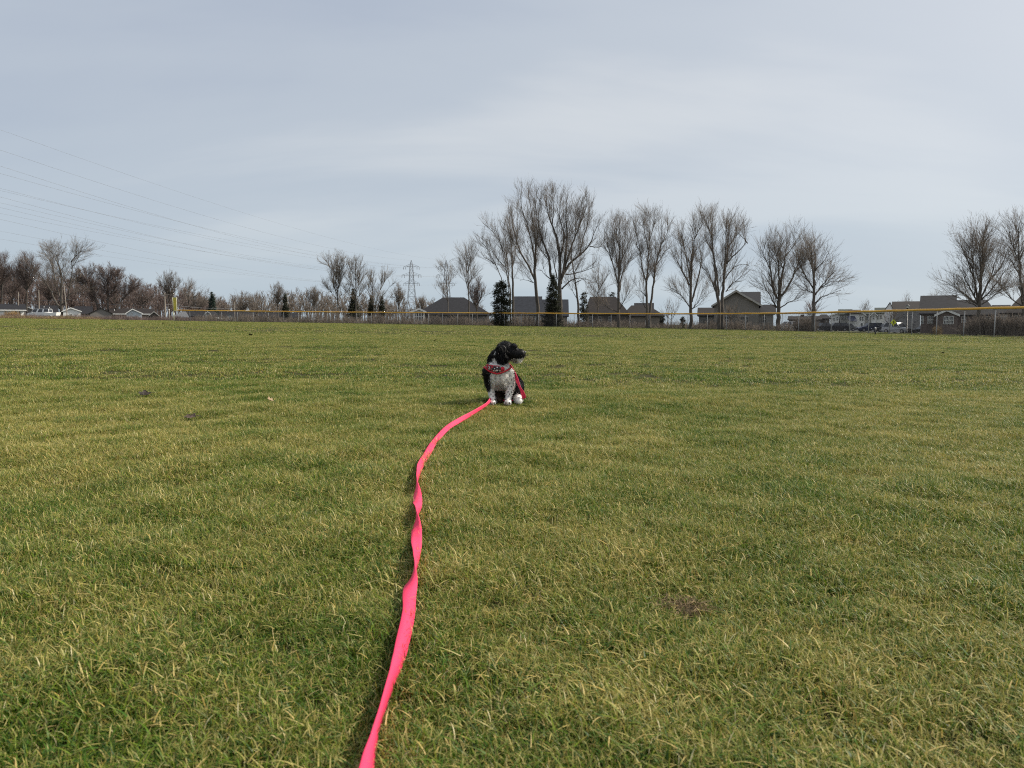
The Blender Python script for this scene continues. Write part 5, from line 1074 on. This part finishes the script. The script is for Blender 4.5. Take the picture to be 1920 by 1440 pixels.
    tc = N('ShaderNodeTexCoord'); vo = N('ShaderNodeTexVoronoi'); vo.inputs['Scale'].default_value = 85; L(tc.outputs['Object'], vo.inputs['Vector'])
    rp = N('ShaderNodeValToRGB'); rp.color_ramp.interpolation = 'CONSTANT'; e = rp.color_ramp.elements; e[0].color = (.62, .58, .56, 1); e[1].position = .42; e[1].color = (.018, .016, .018, 1); L(vo.outputs['Distance'], rp.inputs[0])
    wn = N('ShaderNodeTexWhiteNoise'); L(vo.outputs['Position'], wn.inputs['Vector']); lt = N('ShaderNodeMath'); lt.operation = 'LESS_THAN'; lt.inputs[1].default_value = .22; L(wn.outputs['Value'], lt.inputs[0])
    mx = N('ShaderNodeMix'); mx.data_type = 'RGBA'; L(lt.outputs[0], mx.inputs[0]); L(rp.outputs[0], mx.inputs[6]); mx.inputs[7].default_value = (.35, .015, .03, 1); L(mx.outputs[2], bs.inputs['Base Color']); bs.inputs['Roughness'].default_value = .8
    red = mat('red_webbing', (.48, .018, .035), .65, .15, 200, spec=.3)
    ax = Vector((-.012, .05, .23))
    def surf(th, v, off):
        d = Vector((math.sin(th), -math.cos(th), 0)); o = Vector((ax.x, ax.y, v)) + d * .4; h = bvh.ray_cast(o, -d)
        return (h[0] if h[0] is not None else Vector((ax.x, ax.y, v)) + d * .085) + d * off
    def band(name, th0, th1, lo, hi, off, m_, parent, n=26, thick=.004):
        mb = MB(); vs = []
        for k in range(n + 1):
            th = th0 + (th1 - th0) * k / n; t = k / n
            for z, o in ((lo(th), off), (hi(th), off), (hi(th), off - thick), (lo(th), off - thick)): vs.append(surf(th, z, o))
        fs = [(4 * k + j, 4 * k + (j + 1) % 4, 4 * k + 4 + (j + 1) % 4, 4 * k + 4 + j) for k in range(n) for j in range(4)] + [(3, 2, 1, 0), (4 * n, 4 * n + 1, 4 * n + 2, 4 * n + 3)]
        return mb.add(vs, fs).build(name, m_, parent, True)
    low = lambda th: float(np.interp(th, [-1.6, -1.1, -.55, -.12, .12, .5, 1.0, 1.5], [.248, .236, .214, .203, .206, .219, .238, .252]))
    h_ = band('harness', -1.5, .30, lambda t: low(t) + .012, lambda t: float(np.interp(t, [-1.5, -.9, 0, .3], [.262, .260, .254, .250])), .013, hm, root)
    band('edging', -1.55, 1.45, low, lambda t: low(t) + .0095, .0145, red, h_, 34)
    band('edging', .18, .42, lambda t: low(t) + .013, lambda t: .252, .0142, red, h_, 8)
    band('edging', -1.5, .1, lambda t: float(np.interp(t, [-1.5, -.9, .1], [.262, .2605, .255])), lambda t: float(np.interp(t, [-1.5, -.9, .1], [.267, .2655, .260])), .0142, red, h_, 20)
    band('back_strap', 1.25, 2.7, lambda t: .246, lambda t: .262, .015, red, h_, 18)
    MB().tube([(.046, .082, .262), (.056, .070, .262), (.060, .06, .255)], .0035, 8).build('leash_ring', M['galv'], h_, True)
dog()

# ------------------------------------------------------------------ leash
def leash():
    m_, nt, bs = mat_base('pink_webbing'); N = nt.nodes.new; L = nt.links.new
    at = N('ShaderNodeAttribute'); at.attribute_name = 'along'; ac = N('ShaderNodeAttribute'); ac.attribute_name = 'across'
    def mth(op, a, b):
        k = N('ShaderNodeMath'); k.operation = op
        for i, v in enumerate((a, b)):
            if isinstance(v, (int, float)): k.inputs[i].default_value = v
            else: L(v, k.inputs[i])
        return k.outputs[0]
    wv = mth('MULTIPLY', mth('SINE', mth('MULTIPLY', mth('ADD', at.outputs['Fac'], mth('MULTIPLY', ac.outputs['Fac'], .7)), 2600), 0), mth('SINE', mth('MULTIPLY', ac.outputs['Fac'], 3600), 0))
    mx = N('ShaderNodeMix'); mx.data_type = 'RGBA'; L(mth('ADD', mth('MULTIPLY', wv, .5), .5), mx.inputs[0]); mx.inputs[6].default_value = (.84, .035, .11, 1); mx.inputs[7].default_value = (.93, .062, .155, 1)
    L(mx.outputs[2], bs.inputs['Base Color']); bs.inputs['Roughness'].default_value = .6; bs.inputs['Specular IOR Level'].default_value = .25
    bp = N('ShaderNodeBump'); bp.inputs['Strength'].default_value = .35; bp.inputs['Distance'].default_value = .0006; L(wv, bp.inputs['Height']); L(bp.outputs[0], bs.inputs['Normal'])
    n = len(LEASH); W, T = .0132, .0010; V, al, ac_ = [], [], []; s = 0.0; o0 = LEASH[0][0]
    for i, (p, r) in enumerate(LEASH):
        t = (LEASH[min(i + 1, n - 1)][0] - LEASH[max(i - 1, 0)][0]).normalized(); sd = t.cross(Vector((0, 0, 1))).normalized(); up = sd.cross(t).normalized(); a = R(r)
        side = sd * math.cos(a) + up * math.sin(a); nor = side.cross(t)
        if i: s += (p - LEASH[i - 1][0]).length
        for k, q in ((-1, 1), (-.5, 1), (0, 1), (.5, 1), (1, 1), (1, -1), (0, -1), (-1, -1)):
            V.append(p - o0 + side * W * k + nor * T * q); al.append(s); ac_.append(k * W)
    k = 8; F = [(i * k + j, i * k + (j + 1) % k, (i + 1) * k + (j + 1) % k, (i + 1) * k + j) for i in range(n - 1) for j in range(k)]
    me = np_mesh('leash', np.array([tuple(v) for v in V]), np.array(F), m_, True, {'along': np.array(al), 'across': np.array(ac_)})
    o = link('leash', me); o.location = o0; tag(o, 'long bright pink webbing leash twisting across the grass to the dog', 'leash')
leash()

# ------------------------------------------------------------------ bits lying on the grass
def leaf(label, px, py, width, m, seed, curl=.5, lobes=5, cat='leaf', tilt=.4, name='dry_leaf'):
    rg = random.Random(seed); p = on_ground(px, py); p.z = gzf(p.x, p.y) + .030; o0 = thing(name, label, cat, p, None, rg.uniform(0, 6.28)); r = width / 2
    nu, nv = 22, 5; vs = [(0, 0, 0)]; 
    for j in range(1, nv + 1):
        for i in range(nu):
            a = 2 * math.pi * i / nu; k = (.62 + .38 * abs(math.cos(a * lobes / 2)) ** 1.5) * (1 + .08 * rg.uniform(-1, 1)); rr = r * k * j / nv
            x, y = rr * math.cos(a), rr * math.sin(a) * .72; vs.append((x, y, curl * (y * y * 16 * .8 + x * x * 5) + rg.uniform(-1, 1) * r * .05 + .006))
    fs = [(0, 1 + i, 1 + (i + 1) % nu) for i in range(nu)] + [(1 + j * nu + i, 1 + (j + 1) * nu + i, 1 + (j + 1) * nu + (i + 1) % nu, 1 + j * nu + (i + 1) % nu) for j in range(nv - 1) for i in range(nu)]
    n = len(vs); vb = [(x, y, z - .0012) for x, y, z in vs]; rim = [(1 + (nv - 1) * nu + i, 1 + (nv - 1) * nu + (i + 1) % nu, n + 1 + (nv - 1) * nu + (i + 1) % nu, n + 1 + (nv - 1) * nu + i) for i in range(nu)]
    rot = Matrix.Rotation(tilt, 3, 'X'); allv = [tuple(rot @ Vector(v)) for v in vs + vb]
    MB().add(allv, fs + [tuple(i + n for i in f[::-1]) for f in fs] + rim).build('blade', M[m], o0, True)
    MB().tube([rot @ Vector((r * .5, 0, curl * r * r * 1.2 + .004)), rot @ Vector((r * 1.2, r * .1, .012)), rot @ Vector((r * 1.7, r * .25, .004))], [.0018, .0015, .0012], 5).build('stalk', M[m], o0)
    return o0
leaf('blackish curled dead leaf lying on the lawn far from the leash', 271, 748, .085, 'leaf_dark', 1, .9, tilt=.5)
leaf('grey brown dead leaf sunk in the lawn nearer the camera', 358, 793, .075, 'leaf_brown', 2, .6, tilt=.35)
leaf('pale tan crumpled leaf on the lawn between dog and dark leaf', 506, 760, .060, 'leaf_tan', 3, 1.3, tilt=.6)
leaf('small dark shred of leaf on the lawn left of the dog', 835, 712, .055, 'leaf_dark', 4, 1.2, 3, tilt=.3)
leaf('tiny dark leaf far out beyond the small dark shred', 816, 640.5, .10, 'leaf_dark', 5, .8)
leaf('dark leaf lump far out near the fence corner', 1778, 655, .08, 'leaf_dark', 6, .8)
leaf('flat dark leaf shred below the leaf lump near the fence corner', 1768, 665, .09, 'leaf_dark', 7, .6, 3)
leaf('dark leaf far out on the lawn right of the dog', 1266, 683, .06, 'leaf_dark', 8, .9)
leaf('dark leaf far out on the lawn in front of the barn shaped shed', 470, 630.5, .16, 'leaf_dark', 9, .8)
leaf('tan leaf scrap on the lawn straight right of the dog', 1076, 715, .035, 'leaf_tan', 10, .9, 3)
leaf('tiny dark leaf far out in front of the foul pole', 305, 607.5, .25, 'leaf_dark', 11, .8)
def patch():
    c = on_ground(1281, 1150); z = gzf(c.x, c.y); c.z = z; rg = random.Random(3); root = thing('dead_grass_clump', 'matted dead brown grass clump on a bare patch right of the leash', 'grass clump', c); root.scale = (.7, .7, .7)
    vs = [(0, 0, .016)]; nu = 26
    for j in range(1, 5):
        for i in range(nu):
            a = 2 * math.pi * i / nu; r = .055 * j / 4 * (1 + .2 * math.sin(3 * a + 1) + .12 * rg.uniform(-1, 1)); vs.append((r * 1.1 * math.cos(a), r * .8 * math.sin(a), .018 * (1 - (j / 4) ** 2) + rg.uniform(0, .006) - (.01 if j == 4 else 0)))
    fs = [(0, 1 + i, 1 + (i + 1) % nu) for i in range(nu)] + [(1 + j * nu + i, 1 + (j + 1) * nu + i, 1 + (j + 1) * nu + (i + 1) % nu, 1 + j * nu + (i + 1) % nu) for j in range(3) for i in range(nu)]
    MB().add(vs, fs).build('mat_of_roots', M['soil'], root, True)
    st = MB()
    for k in range(170):
        a = rg.uniform(0, 6.28); r = .06 * math.sqrt(rg.random()); p = Vector((r * 1.2 * math.cos(a), r * .85 * math.sin(a), .012)); b = rg.uniform(0, 6.28); l = rg.uniform(.02, .06); q = p + Vector((l * math.cos(b), l * math.sin(b), rg.uniform(.0, .03))); mid = (p + q) / 2 + Vector((0, 0, rg.uniform(.004, .016)))
        st.tube([p, mid, q], [.0011, .0010, .0005], 3)
    o = st.build('straw', M['twig_tan'], root); o['kind'] = 'stuff'
patch()
